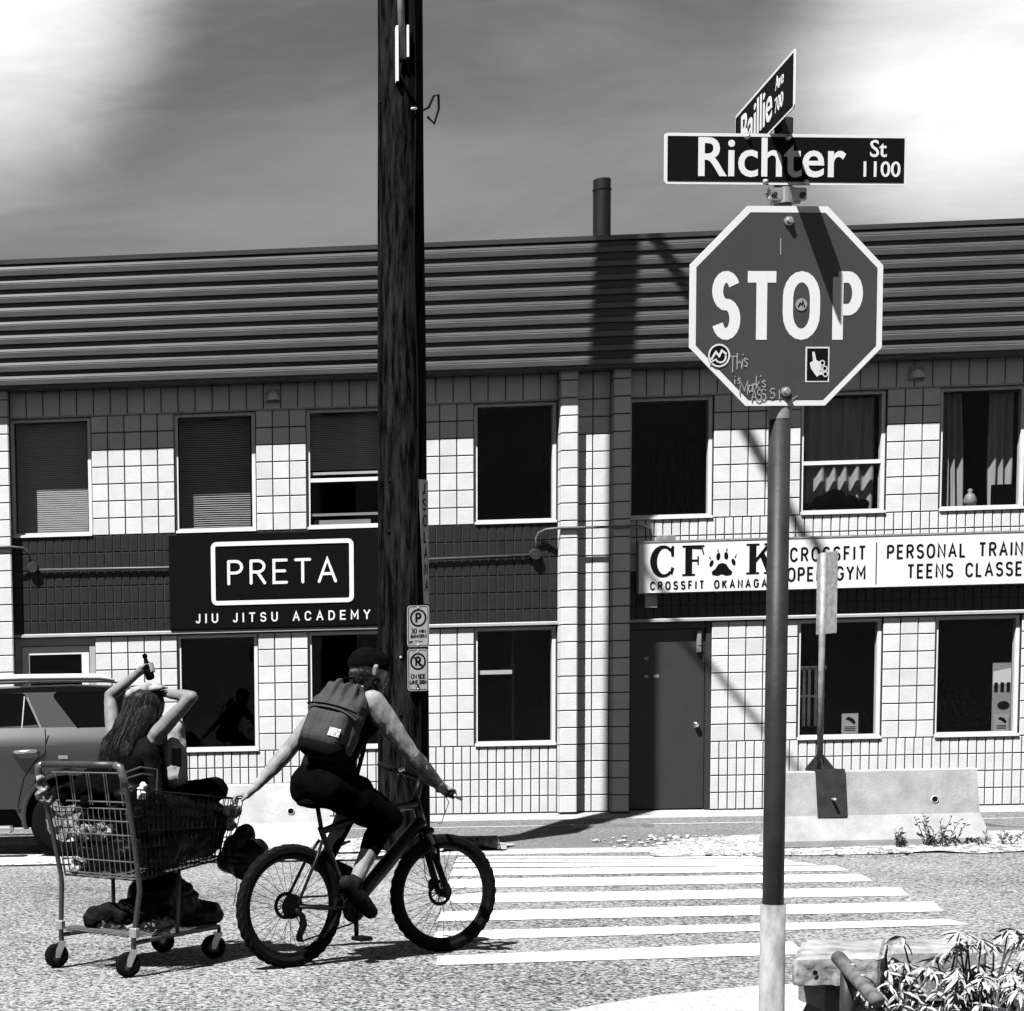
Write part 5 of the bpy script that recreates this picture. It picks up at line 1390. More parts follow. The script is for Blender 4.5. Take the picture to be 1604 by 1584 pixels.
# ------------------------------------------------------------------ cyclist
rp = thing('person', 'cyclist in dark tank top, cap and shorts, one arm reaching back to the cart', 'person', BO, BA_)
hipR, hipL = Vector((.255, -.10, 1.065)), Vector((.255, .10, 1.065))
shR = bp(583, 1100, -.19); shL = Vector((.37, .185, 1.51))
neck = Vector((.475, .0, 1.60)); head = bp(578, 1050, 0)
elR = bp(645, 1183, -.27); wrR = bp(687, 1229, -.32); haR = gR + d_ * .06
haL = loc(386, 1249, BO, BA_, y=.47); wrL = haL + (Vector((0.24, .36, 1.26)) - haL).normalized() * .09; elL = bp(455, 1172, .34)
knR = bp(606, 1283, -.12); anR = bp(556, 1384, -.125); 
knL = Vector((.60, .13, 1.02)); anL = Vector((.36, .125, .62))
def torso_caps(mb, e=0.0):
    pel = (hipR + hipL) / 2
    for s, h in ((-1, hipR), (1, hipL)):
        mb.capsule(h + Vector((.0, -s * .01, .03)), Vector((.32, s * .075, 1.28)), .115 + e, .10 + e)
        mb.capsule(Vector((.32, s * .075, 1.28)), Vector((.40, s * .09, 1.45)), .105 + e, .118 + e)
    mb.capsule(Vector((.395, -.09, 1.44)), shR + Vector((-.01, .05, -.015)), .11 + e, .070 + e); mb.capsule(Vector((.395, .09, 1.44)), shL + Vector((0, -.05, -.01)), .11 + e, .070 + e)
    mb.capsule(Vector((.40, 0, 1.47)), neck, .10 + e, .062 + e)
body_ = MB(); torso_caps(body_)
body_.capsule(neck, head + Vector((-.04, 0, -.10)), .058, .056)
# head: skull, face, jaw, nose, ear (turned along the ride, chin down)
fw = Vector((.94, -.12, -.22)).normalized(); upv = Vector((.22, 0, .97)).normalized(); rt = fw.cross(upv).normalized()
def hp(a, b, c): return head + fw * a + rt * b + upv * c
body_.capsule(hp(-.03, 0, .015), hp(.02, 0, .02), .095, .092); body_.capsule(hp(.045, 0, -.04), hp(.055, 0, -.095), .062, .045); body_.capsule(hp(.02, 0, -.05), hp(.03, 0, -.08), .066, .055)
body_.capsule(hp(.108, 0, -.01), hp(.125, 0, -.045), .010, .016); body_.capsule(hp(.10, 0, -.075), hp(.10, 0, -.078), .026, .024)
for s in (1, -1): body_.capsule(hp(-.005, s * .090, -.035), hp(-.012, s * .094, .010), .012, .018)
# arms
body_.capsule(shR, shR.lerp(elR, .22), .074, .075); body_.capsule(shR.lerp(elR, .22), shR.lerp(elR, .55), .075, .064); body_.capsule(shR.lerp(elR, .55), elR, .064, .049); body_.capsule(elR, elR.lerp(wrR, .3), .049, .053); body_.capsule(elR.lerp(wrR, .3), wrR, .053, .033)
body_.capsule(shL, shL.lerp(elL, .5), .070, .058); body_.capsule(shL.lerp(elL, .5), elL, .058, .048); body_.capsule(elL, elL.lerp(wrL, .3), .048, .052); body_.capsule(elL.lerp(wrL, .3), wrL, .052, .030)
# right hand wraps the grip
pm = haR + Vector((-.03, 0, .025)); body_.capsule(wrR, pm, .028, .032); bd_ = d_
for i in range(4):
    k = (i - 1.5) * .021; c0 = haR + bd_ * k + Vector((-.012, 0, .030)); c1 = haR + bd_ * k + Vector((.028, 0, .022)); c2 = haR + bd_ * k + Vector((.034, 0, -.012)); c3 = haR + bd_ * k + Vector((.008, 0, -.028))
    body_.capsule(c0, c1, .0105, .0100, 8, 3); body_.capsule(c1, c2, .0100, .0092, 8, 3); body_.capsule(c2, c3, .0092, .0080, 8, 3)
    body_.capsule(pm, c0, .022, .013, 8, 3)
t0 = haR + bd_ * .045 + Vector((-.02, 0, .0)); body_.capsule(pm, t0, .020, .013, 8, 3); body_.capsule(t0, haR + bd_ * .055 + Vector((.012, 0, -.026)), .012, .009, 8, 3)
# left hand over the cart rim
lp = haL + Vector((.0, 0, .018)); body_.capsule(wrL, lp, .027, .031)
cdir = Vector((-.75, .45, -.05)).normalized(); cs = cdir.cross(Vector((0, 0, 1))).normalized()
for i in range(4):
    k = (i - 1.5) * .021; ln = (.034, .040, .038, .030)[i]
    c0 = lp + cdir * .030 + cs * k; c1 = c0 + cdir * ln + Vector((0, 0, -.004)); c2 = c1 + cdir * .014 + Vector((0, 0, -.026)); c3 = c2 - cdir * .006 + Vector((0, 0, -.022))
    body_.capsule(lp, c0, .023, .0125, 8, 3); body_.capsule(c0, c1, .0105, .0098, 8, 3); body_.capsule(c1, c2, .0098, .009, 8, 3); body_.capsule(c2, c3, .009, .0078, 8, 3)
t0 = lp - cs * .04 + Vector((0, 0, -.012)); body_.capsule(lp, t0, .018, .013, 8, 3); body_.capsule(t0, t0 + cdir * .03 + Vector((0, 0, -.022)), .012, .009, 8, 3)
# legs
for h_, k_, a_ in ((hipR, knR, anR), (hipL, knL, anL)):
    body_.capsule(h_, h_.lerp(k_, .55), .105, .083); body_.capsule(h_.lerp(k_, .55), k_, .083, .058); body_.capsule(k_, k_.lerp(a_, .3) + Vector((-.02, 0, 0)), .058, .062); body_.capsule(k_.lerp(a_, .3) + Vector((-.02, 0, 0)), a_, .062, .040)
skin_o = remeshed(body_, 'body', 'skin_tan', rp, .0065, 4, disp=lambda c, n: c + n * (.004 * noise.noise(c * 16) + .0022 * noise.noise(Vector((c.x * 45, c.y * 45, c.z * 14)))))
slv = MB(); slv.capsule(elR.lerp(wrR, .08), elR.lerp(wrR, .3), .0515, .0545); slv.capsule(elR.lerp(wrR, .3), elR.lerp(wrR, .98), .0545, .0345); remeshed(slv, 'dark_forearm', 'skin_dark', rp, .007, 3)  # darker mottled tone over the right forearm, elbow to wrist
# clothes
tk = MB(); torso_caps(tk, .010); remeshed(tk, 'tank_top', 'cloth_dark', rp, .0075, 4, disp=lambda c, n: c + n * .006 * noise.noise(c * 14))
# open the arm holes and neck: trim the top to the trunk
tko = rp.children[-1]; bm = bmesh.new(); bm.from_mesh(tko.data)
def cut(v):
    c = v.co
    return (c.z > 1.585 and c.x > .42) or ((c - shR).length < .10 and c.y < shR.y + .035) or ((c - shL).length < .10 and c.y > shL.y - .035) or c.z < 1.03
bmesh.ops.delete(bm, geom=[v for v in bm.verts if cut(v)], context='VERTS'); bm.to_mesh(tko.data); bm.free()
so2 = MB()
for s, h_ in ((-1, hipR), (1, hipL)): so2.capsule(h_ + Vector((-.03, 0, .0)), Vector((.30, s * .075, 1.17)), .130, .115)
for h_, k_ in ((hipR, knR), (hipL, knL)):
    so2.capsule(h_, h_.lerp(k_, .6), .134, .122); so2.capsule(h_.lerp(k_, .6), h_.lerp(k_, .98), .122, .106)
so2.capsule(hipR + Vector((-.05, .03, .03)), hipL + Vector((-.05, -.03, .03)), .115, .115)
remeshed(so2, 'shorts', 'cloth_black', rp, .012, 4, disp=lambda c, n: c + n * .010 * noise.noise(c * 11))
lg = MB()
lg.capsule(knR, knR.lerp(anR, .3) + Vector((-.02, 0, 0)), .078, .072); lg.capsule(knR.lerp(anR, .3) + Vector((-.02, 0, 0)), knR.lerp(anR, .46) + Vector((-.014, 0, 0)), .072, .064)
remeshed(lg, 'knee_length_legging', 'cloth_black', rp, .010, 3)
lg = MB(); lg.capsule(knL, anL, .066, .045); remeshed(lg, 'knee_length_legging', 'cloth_black', rp, .010, 3)
cpm = MB()
def capfn(p): return p
cpm.capsule(hp(-.035, 0, .030), hp(.02, 0, .035), .105, .102)
o = remeshed(cpm, 'cap', 'cap_black', rp, .008, 3)
bm = bmesh.new(); bm.from_mesh(o.data); bmesh.ops.delete(bm, geom=[v for v in bm.verts if (v.co - head).dot(upv) < .004 - .10 * max(0, -(v.co - head).dot(fw))], context='VERTS'); bm.to_mesh(o.data); bm.free()
hr = MB(); hr.capsule(hp(-.06, -.03, -.03), hp(-.06, -.02, -.075), .052, .042); hr.capsule(hp(-.06, .03, -.03), hp(-.06, .02, -.075), .052, .042); hr.capsule(hp(.035, -.055, -.07), hp(.075, -.02, -.105), .030, .034); hr.capsule(hp(.035, .055, -.07), hp(.075, .02, -.105), .030, .034)
remeshed(hr, 'hair_and_beard', 'hair', rp, .008, 2, disp=lambda c, n: c + n * .006 * noise.noise(c * 60))
# shoes, sock
for a_, tdir, nm in ((anR, (bp(571, 1440, -.125) - bp(530, 1392, -.125)), 'R'), (anL, Vector((.22, .02, -.07)), 'L')):
    td = tdir.normalized(); upf = Vector((0, 1, 0)).cross(td) * -1
    heel = a_ + Vector((-.02, 0, -.035)) - td * .055; toe = heel + td * .275
    m = MB(); m.capsule(a_ + Vector((0, 0, .01)), heel + td * .05, .052, .052); m.capsule(heel, heel + td * .12, .050, .054); m.capsule(heel + td * .12, toe - td * .02, .055, .042); m.capsule(heel + td * .16 + Vector((0, .02, 0)), toe - td * .03 + Vector((0, .012, 0)), .034, .028)
    o = remeshed(m, 'shoe', 'shoe', rp, .008, 3)
    sl = MB(); bn = Vector((0, 1, 0)).cross(td).normalized(); dn = bn if bn.z < 0 else -bn
    sl.capsule(heel + dn * .026, heel + td * .12 + dn * .028, .030, .034); sl.capsule(heel + td * .12 + dn * .028, toe + dn * .022 - td * .015, .036, .026); remeshed(sl, 'sole', 'cloth_black', o, .008, 2)
    MB().tube([a_ + Vector((.0, 0, .01)), a_ + (knR - anR if nm == 'R' else knL - anL).normalized() * .05], [.043, .040], 14).build('sock', 'cloth_pale' if nm == 'R' else 'cloth_black', rp, smooth=True)
# ---- backpack
bpk = thing('backpack', 'grey drawstring backpack with a front pocket and pale patch on the cyclist back', 'backpack', BO, BA_)
# pack frame: sits on the back, its own axes: up along the spine, out away from the back
spu = (Vector((.43, 0, 1.56)) - Vector((.27, 0, 1.20))).normalized(); outv = Vector((-spu.z, 0, spu.x)); sdv = Vector((0, -1, 0)); outv = Matrix.Rotation(rad(33), 3, spu) @ outv; sdv = spu.cross(outv).normalized(); sdv = sdv if sdv.y < 0 else -sdv; pc = bp(526, 1124, -.10) + Vector((0, 0, .0)); PW = 1.13
def pk(a, b, c): return pc + sdv * a * PW + spu * b + outv * c       # a right, b up, c outward
m = MB()
for a in (-.07, 0, .07):
    m.capsule(pk(a, -.16, .0), pk(a, .06, .0), .095, .095); m.capsule(pk(a, .06, .0), pk(a * .7, .155, -.01), .095, .07)
def wr(c, n):
    u_ = (c - pc); b = u_.dot(spu); a = u_.dot(sdv); k = max(0, b - .03) / .14
    return c + n * (.012 * noise.noise(c * 11) + .020 * min(1, k) * math.sin(a * 95 + 2 * noise.noise(c * 9)) * (.5 + .5 * noise.noise(c * 15)))
main = remeshed(m, 'main_compartment', 'pack_cloth', bpk, .007, 3, disp=wr)
m = MB()
for a in (-.065, -.03, 0, .03, .065): m.capsule(pk(a, -.145, .075), pk(a, -.03, .075), .070, .066)
remeshed(m, 'front_pocket', 'pack_cloth', bpk, .007, 4, disp=lambda c, n: c + n * .006 * noise.noise(c * 13))
z_ = MB(); z_.tube([pk(a / 100, .035 - .012 * abs(a / 14) ** 2, .128 - .03 * (abs(a) / 14) ** 4) for a in range(-14, 15, 2)], .006, 6); z_.build('zip', 'cloth_black', bpk, smooth=True)
z_ = MB(); fl_ = []
for i in range(13):
    a = -.145 + .29 * i / 12; q_ = (abs(a) / .145) ** 3
    fl_ += [pk(a, .048 - .03 * q_, .102 - .045 * q_), pk(a, .012 - .03 * q_, .147 - .05 * q_)]
z_.add(fl_, [(2 * i, 2 * i + 1, 2 * i + 3, 2 * i + 2) for i in range(12)]); z_.build('pocket_flap', 'pack_cloth', bpk, smooth=True)
pt_ = MB(); pt_.add([pk(.045, -.150, .150), pk(.105, -.150, .140), pk(.105, -.100, .143), pk(.045, -.100, .152)], [(0, 1, 2, 3)]); pt_.build('patch', 'patch', bpk)
m = MB(); 
for a in (-.07, -.035, 0, .035, .07): m.capsule(pk(a, -.19, .01), pk(a, -.20, .05), .085, .075)
remeshed(m, 'base_panel', 'pack_dark', bpk, .009, 3)
h_ = MB(); h_.tube([pk(-.05, .19, -.02), pk(-.03, .25, -.01), pk(.02, .26, -.01), pk(.05, .20, -.02)], .009, 8); h_.build('haul_loop', 'cloth_black', bpk, smooth=True)
for s, sh in ((1, shR), (-1, shL)):
    st_ = MB(); pth = [pk(s * .09, .16, -.07), sh + Vector((-.01, s * .04, .095)), sh + Vector((.09, s * .05, .02)), sh + Vector((.03, s * .0, -.15)), pk(s * .14, -.17, -.05)]
    st_.tube(pth, [.024, .030, .030, .020, .012], 8); st_.build('shoulder_strap', 'pack_dark', bpk, smooth=True)
MB().tube([shR + Vector((.05, .10, -.12)), shR + Vector((.02, .12, -.30)), shR + Vector((-.02, .14, -.46))], .013, 6).build('loose_strap', 'cloth_black', bpk, smooth=True)

# ------------------------------------------------------------------ shopping cart
KO, KA = (-.515, 9.887, 0.0), rad(48)
def kp(px, py, **k): return loc(px, py, KO, KA, **k)
ct = thing('shopping_cart', 'loaded wire shopping cart towed behind the bicycle', 'shopping cart', KO, KA)
hL, hR = kp(54, 1200, x=-.12), kp(197, 1196, x=-.12)
zh = (hL.z + hR.z) / 2; HW = .35
brL, brR = Vector((.03, .32, .555)), Vector((.03, -.32, .555))
fr = MB()
for s in (1, -1):
    fr.tube([(.0, s * .30, .13), (.0, s * .305, .24), (.035, s * .325, .50), (.03, s * .325, .56), (-.015, s * .335, .80), (-.10, s * .35, zh - .09), (-.118, s * .345, zh - .03), (-.125, s * .30, zh)], .0155, 10)
fr.build('rear_frame', 'cart_metal', ct, smooth=True)
MB().tube([(-.125, .30, zh), (-.125, .1, zh + .002), (-.125, -.1, zh + .002), (-.125, -.30, zh)], .0205, 12).build('handle', 'cart_metal', ct, smooth=True)
for s in (1, -1): MB().tube([(-.125, s * .30, zh), (-.122, s * .338, zh - .012), (-.112, s * .348, zh - .06), (-.100, s * .349, zh - .10)], [.0215, .024, .024, .020], 12).build('handle_bracket', 'cart_wire', ct, smooth=True)
# basket: corners (rear bottom, rear top, front bottom, front top)
RB, RT, FB, FT = (.05, .31, .56), (-.045, .335, 1.10), (.95, .235, .63), (1.05, .265, .985)
def lerp3(a, b, t): return Vector(a).lerp(Vector(b), t)
W1, W2 = .0034, .0052
def panel(name, a0, a1, b0, b1, nv, hs, rim=True):
    """wire panel: a0-a1 lower edge, b0-b1 upper edge"""
    q = MB()
    for i in range(nv + 1):
        t = i / nv; q.tube([lerp3(a0, a1, t), lerp3(b0, b1, t)], W1, 5, False)
    for h in hs: q.tube([lerp3(a0, b0, h), lerp3(a1, b1, h)], W2 if h in (0, 1) else W1 * 1.3, 6)
    return q.build(name, 'cart_dark', ct)
def S2(p, s): return (p[0], p[1] * s, p[2])
for s in (1, -1):
    panel('side_panel', S2(RB, s), S2(FB, s), S2(RT, s), S2(FT, s), 22, (0, .18, .36, .54, .72, .86, 1))
panel('front_panel', S2(FB, -1), S2(FB, 1), S2(FT, -1), S2(FT, 1), 11, (0, .25, .5, .75, 1))
panel('floor_panel', S2(RB, -1), S2(FB, -1), S2(RB, 1), S2(FB, 1), 24, (0, .2, .4, .6, .8, 1))
# swinging rear gate: verticals that lean, a child seat frame above
q = MB(); gb0, gb1, gt0, gt1 = (.045, .30, .57), (.045, -.30, .57), (-.02, .315, .98), (-.02, -.315, .98)
for i in range(15): q.tube([lerp3(gb0, gb1, i / 14), lerp3(gt0, gt1, min(1, i / 14 + .015))], W1, 5, False)
for h in (0, .04, .24, .62, .82, 1.0): q.tube([lerp3(gb0, gt0, h), lerp3(gb1, gt1, h)], W2 * .9, 6)
q.build('rear_gate', 'cart_wire', ct)
q = MB()
for y in (.26, .14, .12, -.0, -.02, -.14, -.16, -.27): q.tube([(-.03, y, 1.0), (-.06, y, 1.19)], W1 * 1.2, 5)
q.tube([(-.03, .29, 1.02), (-.03, -.29, 1.02)], W2, 6); q.tube([(-.06, .29, 1.19), (-.06, -.29, 1.19)], W2, 6)
q.tube([(-.06, -.27, 1.18), (.10, -.29, 1.22), (.24, -.29, 1.20), (.24, -.28, 1.0)], W2, 6); q.tube([(-.06, -.28, 1.15), (.10, -.295, 1.18), (.20, -.29, 1.17)], W2, 6)
q.build('child_seat', 'cart_wire', ct)
# lower chassis
q = MB()
for s in (1, -1):
    q.tube([(.0, s * .305, .20), (.30, s * .28, .205), (.86, s * .215, .20)], .014, 8)
    q.tube([(.86, s * .215, .14), (.86, s * .215, .2)], .012, 8)
    q.tube([(.42, s * .265, .205), (.43, s * .275, .59)], .013, 8)
q.tube([(.86, .215, .2), (.86, -.215, .2)], .013, 8); q.build('chassis', 'cart_metal', ct, smooth=True)
q = MB()
for i in range(6): x = .0 + i * .02; q.tube([(x, .30, .24 + .006 * (i % 2)), (x, -.30, .24 + .006 * (i % 2))], W2, 6)
for i in range(12): q.tube([(.02, .28 - .05 * i, .225), (.84, .2 - .036 * i, .21)], W1, 5, False)
q.build('lower_tray', 'cart_wire', ct)
for s in (1, -1):
    q = MB(); q.bbox(-.02, .02, s * .31 - .028, s * .31 + .028, .23, .29, .006); q.build('tray_clip', 'galv', ct)
# castors
for x, y, yaw in ((.0, .30, -26), (.0, -.30, -30), (.86, .215, -50), (.86, -.215, -45)):
    Rw = .076; off = Matrix.Rotation(rad(yaw), 3, 'Z'); c = Vector((x, y, 0)) + off @ Vector((-.035, 0, Rw))
    t = MB(); t.lathe([(.034, -.018), (.062, -.019), (.073, -.013), (.076, 0), (.073, .013), (.062, .019), (.034, .018)], (0, 0, 0), 'y', 28)
    for v in t.v: v[:] = c + off @ v
    w_ = t.build('castor', 'rubber', ct, smooth=True)
    h = MB(); h.lathe([(0, -.019), (.010, -.019), (.014, -.012), (.040, -.0125), (.044, -.0165), (.048, -.0165)], (0, 0, 0), 'y', 20); h.lathe([(0, .019), (.010, .019), (.014, .012), (.040, .0125), (.044, .0165), (.048, .0165)], (0, 0, 0), 'y', 20)
    for v in h.v: v[:] = c + off @ v
    h.build('hub_disc', 'steel_dark', w_, auto=40)
    f = MB()
    for s in (-.023, .023): f.prism([(-.012, -.012), (.012, -.012), (.055, .078), (.012, .085), (-.010, .03)], s - .0025, s + .0025)
    f.prism([(-.0, .078), (.06, .078), (.055, .088), (.0, .09)], -.025, .025)
    for v in f.v: v[:] = c + off @ v
    f.build('fork', 'galv', w_)

# ------------------------------------------------------------------ things in and under the cart
def lump(name, label, cat, pts, mat, vox=.012, amp=.02, freq=9, fold=.0, group=None, cname='bag_body', sm=2):
    o = thing(name, label, cat, KO, KA, group); m = MB()
    for a, b, r0, r1 in pts: m.capsule(a, b, r0, r1)
    def dsp(c, n):
        k = amp * noise.noise(c * freq) + amp * .5 * noise.noise(c * freq * 2.3)
        if fold: k += fold * (abs(noise.noise(Vector((c.x * 7, c.y * 7, c.z * 16)))) - .25)
        return c + n * k
    remeshed(m, cname, mat, o, vox, sm, disp=dsp)
    return o
GB = 'bags and bundles loaded on the shopping cart'
lump('garbage_bag', 'big black plastic bag filling the front of the cart basket', 'bag', [((.36, -.16, .73), (.84, -.12, .76), .15, .13), ((.36, .14, .73), (.84, .11, .76), .15, .13), ((.34, -.15, .92), (.86, -.12, .88), .14, .125), ((.50, .05, .86), (.84, .05, .85), .13, .12)], 'plastic_bag', .012, .02, 9, .03, GB)
o = lump('garbage_bag', 'black plastic bag with pale crumpled wrapping behind the wire rear gate', 'bag', [((.16, -.14, .72), (.16, .14, .70), .125, .125), ((.18, -.16, .92), (.18, .15, .90), .125, .12), ((.12, -.19, 1.05), (.28, -.19, 1.02), .085, .09)], 'plastic_bag', .012, .02, 11, .04, GB)
m = MB(); m.capsule((.065, .20, .82), (.075, -.02, .84), .050, .06); m.capsule((.075, .22, .62), (.075, .18, .64), .05, .04)
remeshed(m, 'clear_wrapping', 'clear_bag', o, .010, 1, disp=lambda c, n: c + n * (.03 * noise.noise(c * 20) + .02 * noise.noise(c * 45)))
lump('cloth_bundle', 'dark cloth bundle bulging over the cart handle, left of the seated woman', 'bundle', [((.12, .18, 1.08), (.30, .20, 1.12), .10, .12), ((.05, .05, 1.04), (.25, .12, 1.08), .09, .10), ((.0, .24, 1.05), (.1, .26, 1.07), .06, .07), ((.16, -.08, 1.08), (.30, -.02, 1.17), .10, .11)], 'cloth_black', .012, .02, 9, .02, GB)
lump('rolled_sleeping_bag', 'dark rolled sleeping bag on top of the cart near the towing hand', 'sleeping bag', [((.66, -.02, 1.02), (.92, -.15, 1.045), .085, .082), ((.60, .06, .98), (.90, .0, .99), .08, .08)], 'cloth_black', .010, .012, 12, .015, GB)
o = thing('canvas_bag', 'pale upright bag with a dark square patch beside the woman', 'bag', KO, KA, GB)
pa = kp(274, 1132, x=.58); pb_ = kp(275, 1222, x=.56)
m = MB(); m.capsule(pa + Vector((0, .0, -.04)), pb_ + Vector((0, .0, .03)), .062, .080); m.capsule(pa + Vector((.03, .06, -.04)), pb_ + Vector((.04, .06, .03)), .05, .07)
remeshed(m, 'bag_body', 'cloth_pale', o, .009, 2, disp=lambda c, n: c + n * (.010 * noise.noise(c * 18)))
q = MB(); a_ = kp(270, 1172, x=.468); b_ = kp(285, 1200, x=.468); q.bbox(a_.x - .012, a_.x, b_.y, a_.y, b_.z, a_.z, .004); q.build('patch', 'cloth_black', o)
lump('garbage_bag', 'round black plastic bag on the lower rack of the cart', 'bag', [((.48, .0, .38), (.66, -.04, .36), .165, .145), ((.48, .02, .46), (.60, -.02, .46), .11, .11), ((.72, -.08, .29), (.90, -.12, .27), .095, .075)], 'plastic_bag', .012, .018, 9, .02, GB)
o = lump('blanket_roll', 'dark blanket roll half wrapped in white plastic on the lower rack', 'blanket', [((.10, .12, .315), (.30, -.10, .335), .062, .085), ((.24, -.02, .35), (.44, -.1, .36), .075, .08)], 'blanket', .009, .02, 16, .02, GB)
m = MB(); m.capsule((.12, .07, .268), (.30, -.16, .268), .03, .036); m.capsule((.26, -.08, .27), (.44, -.20, .268), .032, .03)
remeshed(m, 'plastic_wrapping', 'clear_bag', o, .008, 1, disp=lambda c, n: c + n * (.022 * noise.noise(c * 26) + .012 * noise.noise(c * 60)))
hp1, hp2 = kp(348, 1345, x=1.03), kp(392, 1340, x=1.03)
o = lump('hanging_bag', 'black bag hanging from the front of the cart basket', 'bag', [(hp1 + Vector((.06, 0, -.02)), hp1.lerp(hp2, .5) + Vector((.06, 0, -.06)), .075, .085), (hp1.lerp(hp2, .5) + Vector((.06, 0, -.06)), hp2 + Vector((.05, 0, .03)), .085, .07), (hp1.lerp(hp2, .3) + Vector((.04, 0, .06)), hp1.lerp(hp2, .7) + Vector((.04, 0, .14)), .075, .06)], 'plastic_bag', .010, .015, 10, .02, GB)
q = MB()
for t in (.35, .75): b_ = hp1.lerp(hp2, t) + Vector((.05, 0, -.12)); q.tube([b_, b_ + Vector((-.01, .0, -.09)), b_ + Vector((-.03, .01, -.19))], .003, 5)
q.build('dangling_cord', 'cable_black', o)
lump('plastic_bag', 'small bright white plastic bag on the child seat of the cart', 'bag', [((.13, -.25, 1.04), (.16, -.24, 1.10), .035, .03), ((.14, -.25, 1.02), (.15, -.25, 1.0), .03, .012)], 'letter_white', .008, .02, 22, .02, GB)
lump('plastic_bag', 'crumpled clear plastic hung over the front corner of the cart basket', 'bag', [((.86, -.28, .93), (.97, -.275, .90), .028, .03), ((.90, -.275, .88), (.92, -.27, .82), .028, .02)], 'clear_bag', .008, .03, 26, .02, GB)
lump('plastic_bag', 'crumpled pale plastic tied to the left end of the cart handle', 'bag', [((-.10, .34, 1.14), (-.09, .345, 1.06), .030, .035), ((-.085, .33, 1.05), (-.07, .32, 1.0), .035, .016)], 'clear_bag', .008, .03, 26, .02, GB)

# ------------------------------------------------------------------ woman riding in the cart
wo_ = thing('person', 'long haired woman in dark tank top sitting in the cart, arms raised over her head', 'person', KO, KA)
wx = .40
sL = kp(178, 1152, x=wx); sR = kp(246, 1150, x=wx + .02); eL = kp(172, 1090, x=wx + .05); wL = kp(213, 1057, x=wx + .10); eR = kp(300, 1092, x=wx + .06); wR2 = kp(258, 1086, x=wx + .14)
hd = kp(229, 1112, x=wx + .05); mid = (sL + sR) / 2
pel = Vector((wx + .02, .02, .80))
b = MB()
for s in (.10, -.10):
    b.capsule(pel + Vector((0, s, 0)), pel + Vector((-.0, s * .8, .22)), .12, .10); b.capsule(pel + Vector((0, s * .8, .22)), mid + Vector((0, s * .8, -.10)), .10, .10)
b.capsule(mid + Vector((0, .05, -.09)), sL + Vector((0, -.03, -.03)), .09, .055); b.capsule(mid + Vector((0, -.05, -.09)), sR + Vector((0, .03, -.03)), .09, .055)
b.capsule(mid + Vector((.0, 0, -.02)), hd + Vector((.0, 0, -.09)), .055, .05)
b.capsule(hd + Vector((-.02, 0, .0)), hd + Vector((.03, 0, .01)), .088, .088); b.capsule(hd + Vector((.05, 0, -.05)), hd + Vector((.06, 0, -.09)), .055, .042); b.capsule(hd + Vector((.10, 0, -.02)), hd + Vector((.115, 0, -.045)), .010, .014)
for s in (.088, -.088): b.capsule(hd + Vector((.005, s, -.035)), hd + Vector((.0, s * 1.05, .01)), .010, .015)
for s0, e0, w0 in ((sL, eL, wL), (sR, eR, wR2)):
    b.capsule(s0, s0.lerp(e0, .5), .052, .046); b.capsule(s0.lerp(e0, .5), e0, .046, .037); b.capsule(e0, e0.lerp(w0, .35), .037, .038); b.capsule(e0.lerp(w0, .35), w0, .038, .024)
# left hand grips a small bottle; right hand lies on the head
hl = wL + (wL - eL).normalized() * .055; b.capsule(wL, hl, .025, .029)
btop = kp(222, 1035, x=wx + .12); bbot = kp(229, 1063, x=wx + .10); bax = (btop - bbot).normalized(); bc_ = hl + Vector((.015, -.03, .01))
for i in range(4):
    k = bax * ((i - 1.5) * .019); c0 = hl + k + Vector((.02, -.008, .0)); c1 = bc_ + k + Vector((.030, -.012, 0)); c2 = bc_ + k + Vector((.010, -.036, 0)); c3 = bc_ + k + Vector((-.014, -.030, 0))
    b.capsule(hl, c0, .02, .011, 8, 3); b.capsule(c0, c1, .010, .0095, 8, 3); b.capsule(c1, c2, .0095, .0088, 8, 3); b.capsule(c2, c3, .0088, .0075, 8, 3)
t0 = hl + Vector((-.022, -.015, .01)); b.capsule(hl, t0, .018, .011, 8, 3); b.capsule(t0, bc_ + Vector((-.026, -.006, .02)), .011, .009, 8, 3)
hr_ = wR2 + (wR2 - eR).normalized() * .055 + Vector((.0, 0, -.005)); b.capsule(wR2, hr_, .024, .028)
fd = Vector((.35, .9, .02)).normalized(); fs_ = Vector((-.9, .35, 0)).normalized()
for i in range(4):
    k = fs_ * ((i - 1.5) * .019); c0 = hr_ + fd * .03 + k; c1 = c0 + fd * (.040, .045, .043, .034)[i] + Vector((0, 0, .004)); c2 = c1 + fd * .030 + Vector((0, 0, -.010))
    b.capsule(hr_, c0, .02, .0115, 8, 3); b.capsule(c0, c1, .0102, .0092, 8, 3); b.capsule(c1, c2, .0092, .0075, 8, 3)
t0 = hr_ + fs_ * -.03 + fd * .01; b.capsule(hr_, t0, .017, .011, 8, 3); b.capsule(t0, t0 + fd * .035 - fs_ * .01, .011, .008, 8, 3)
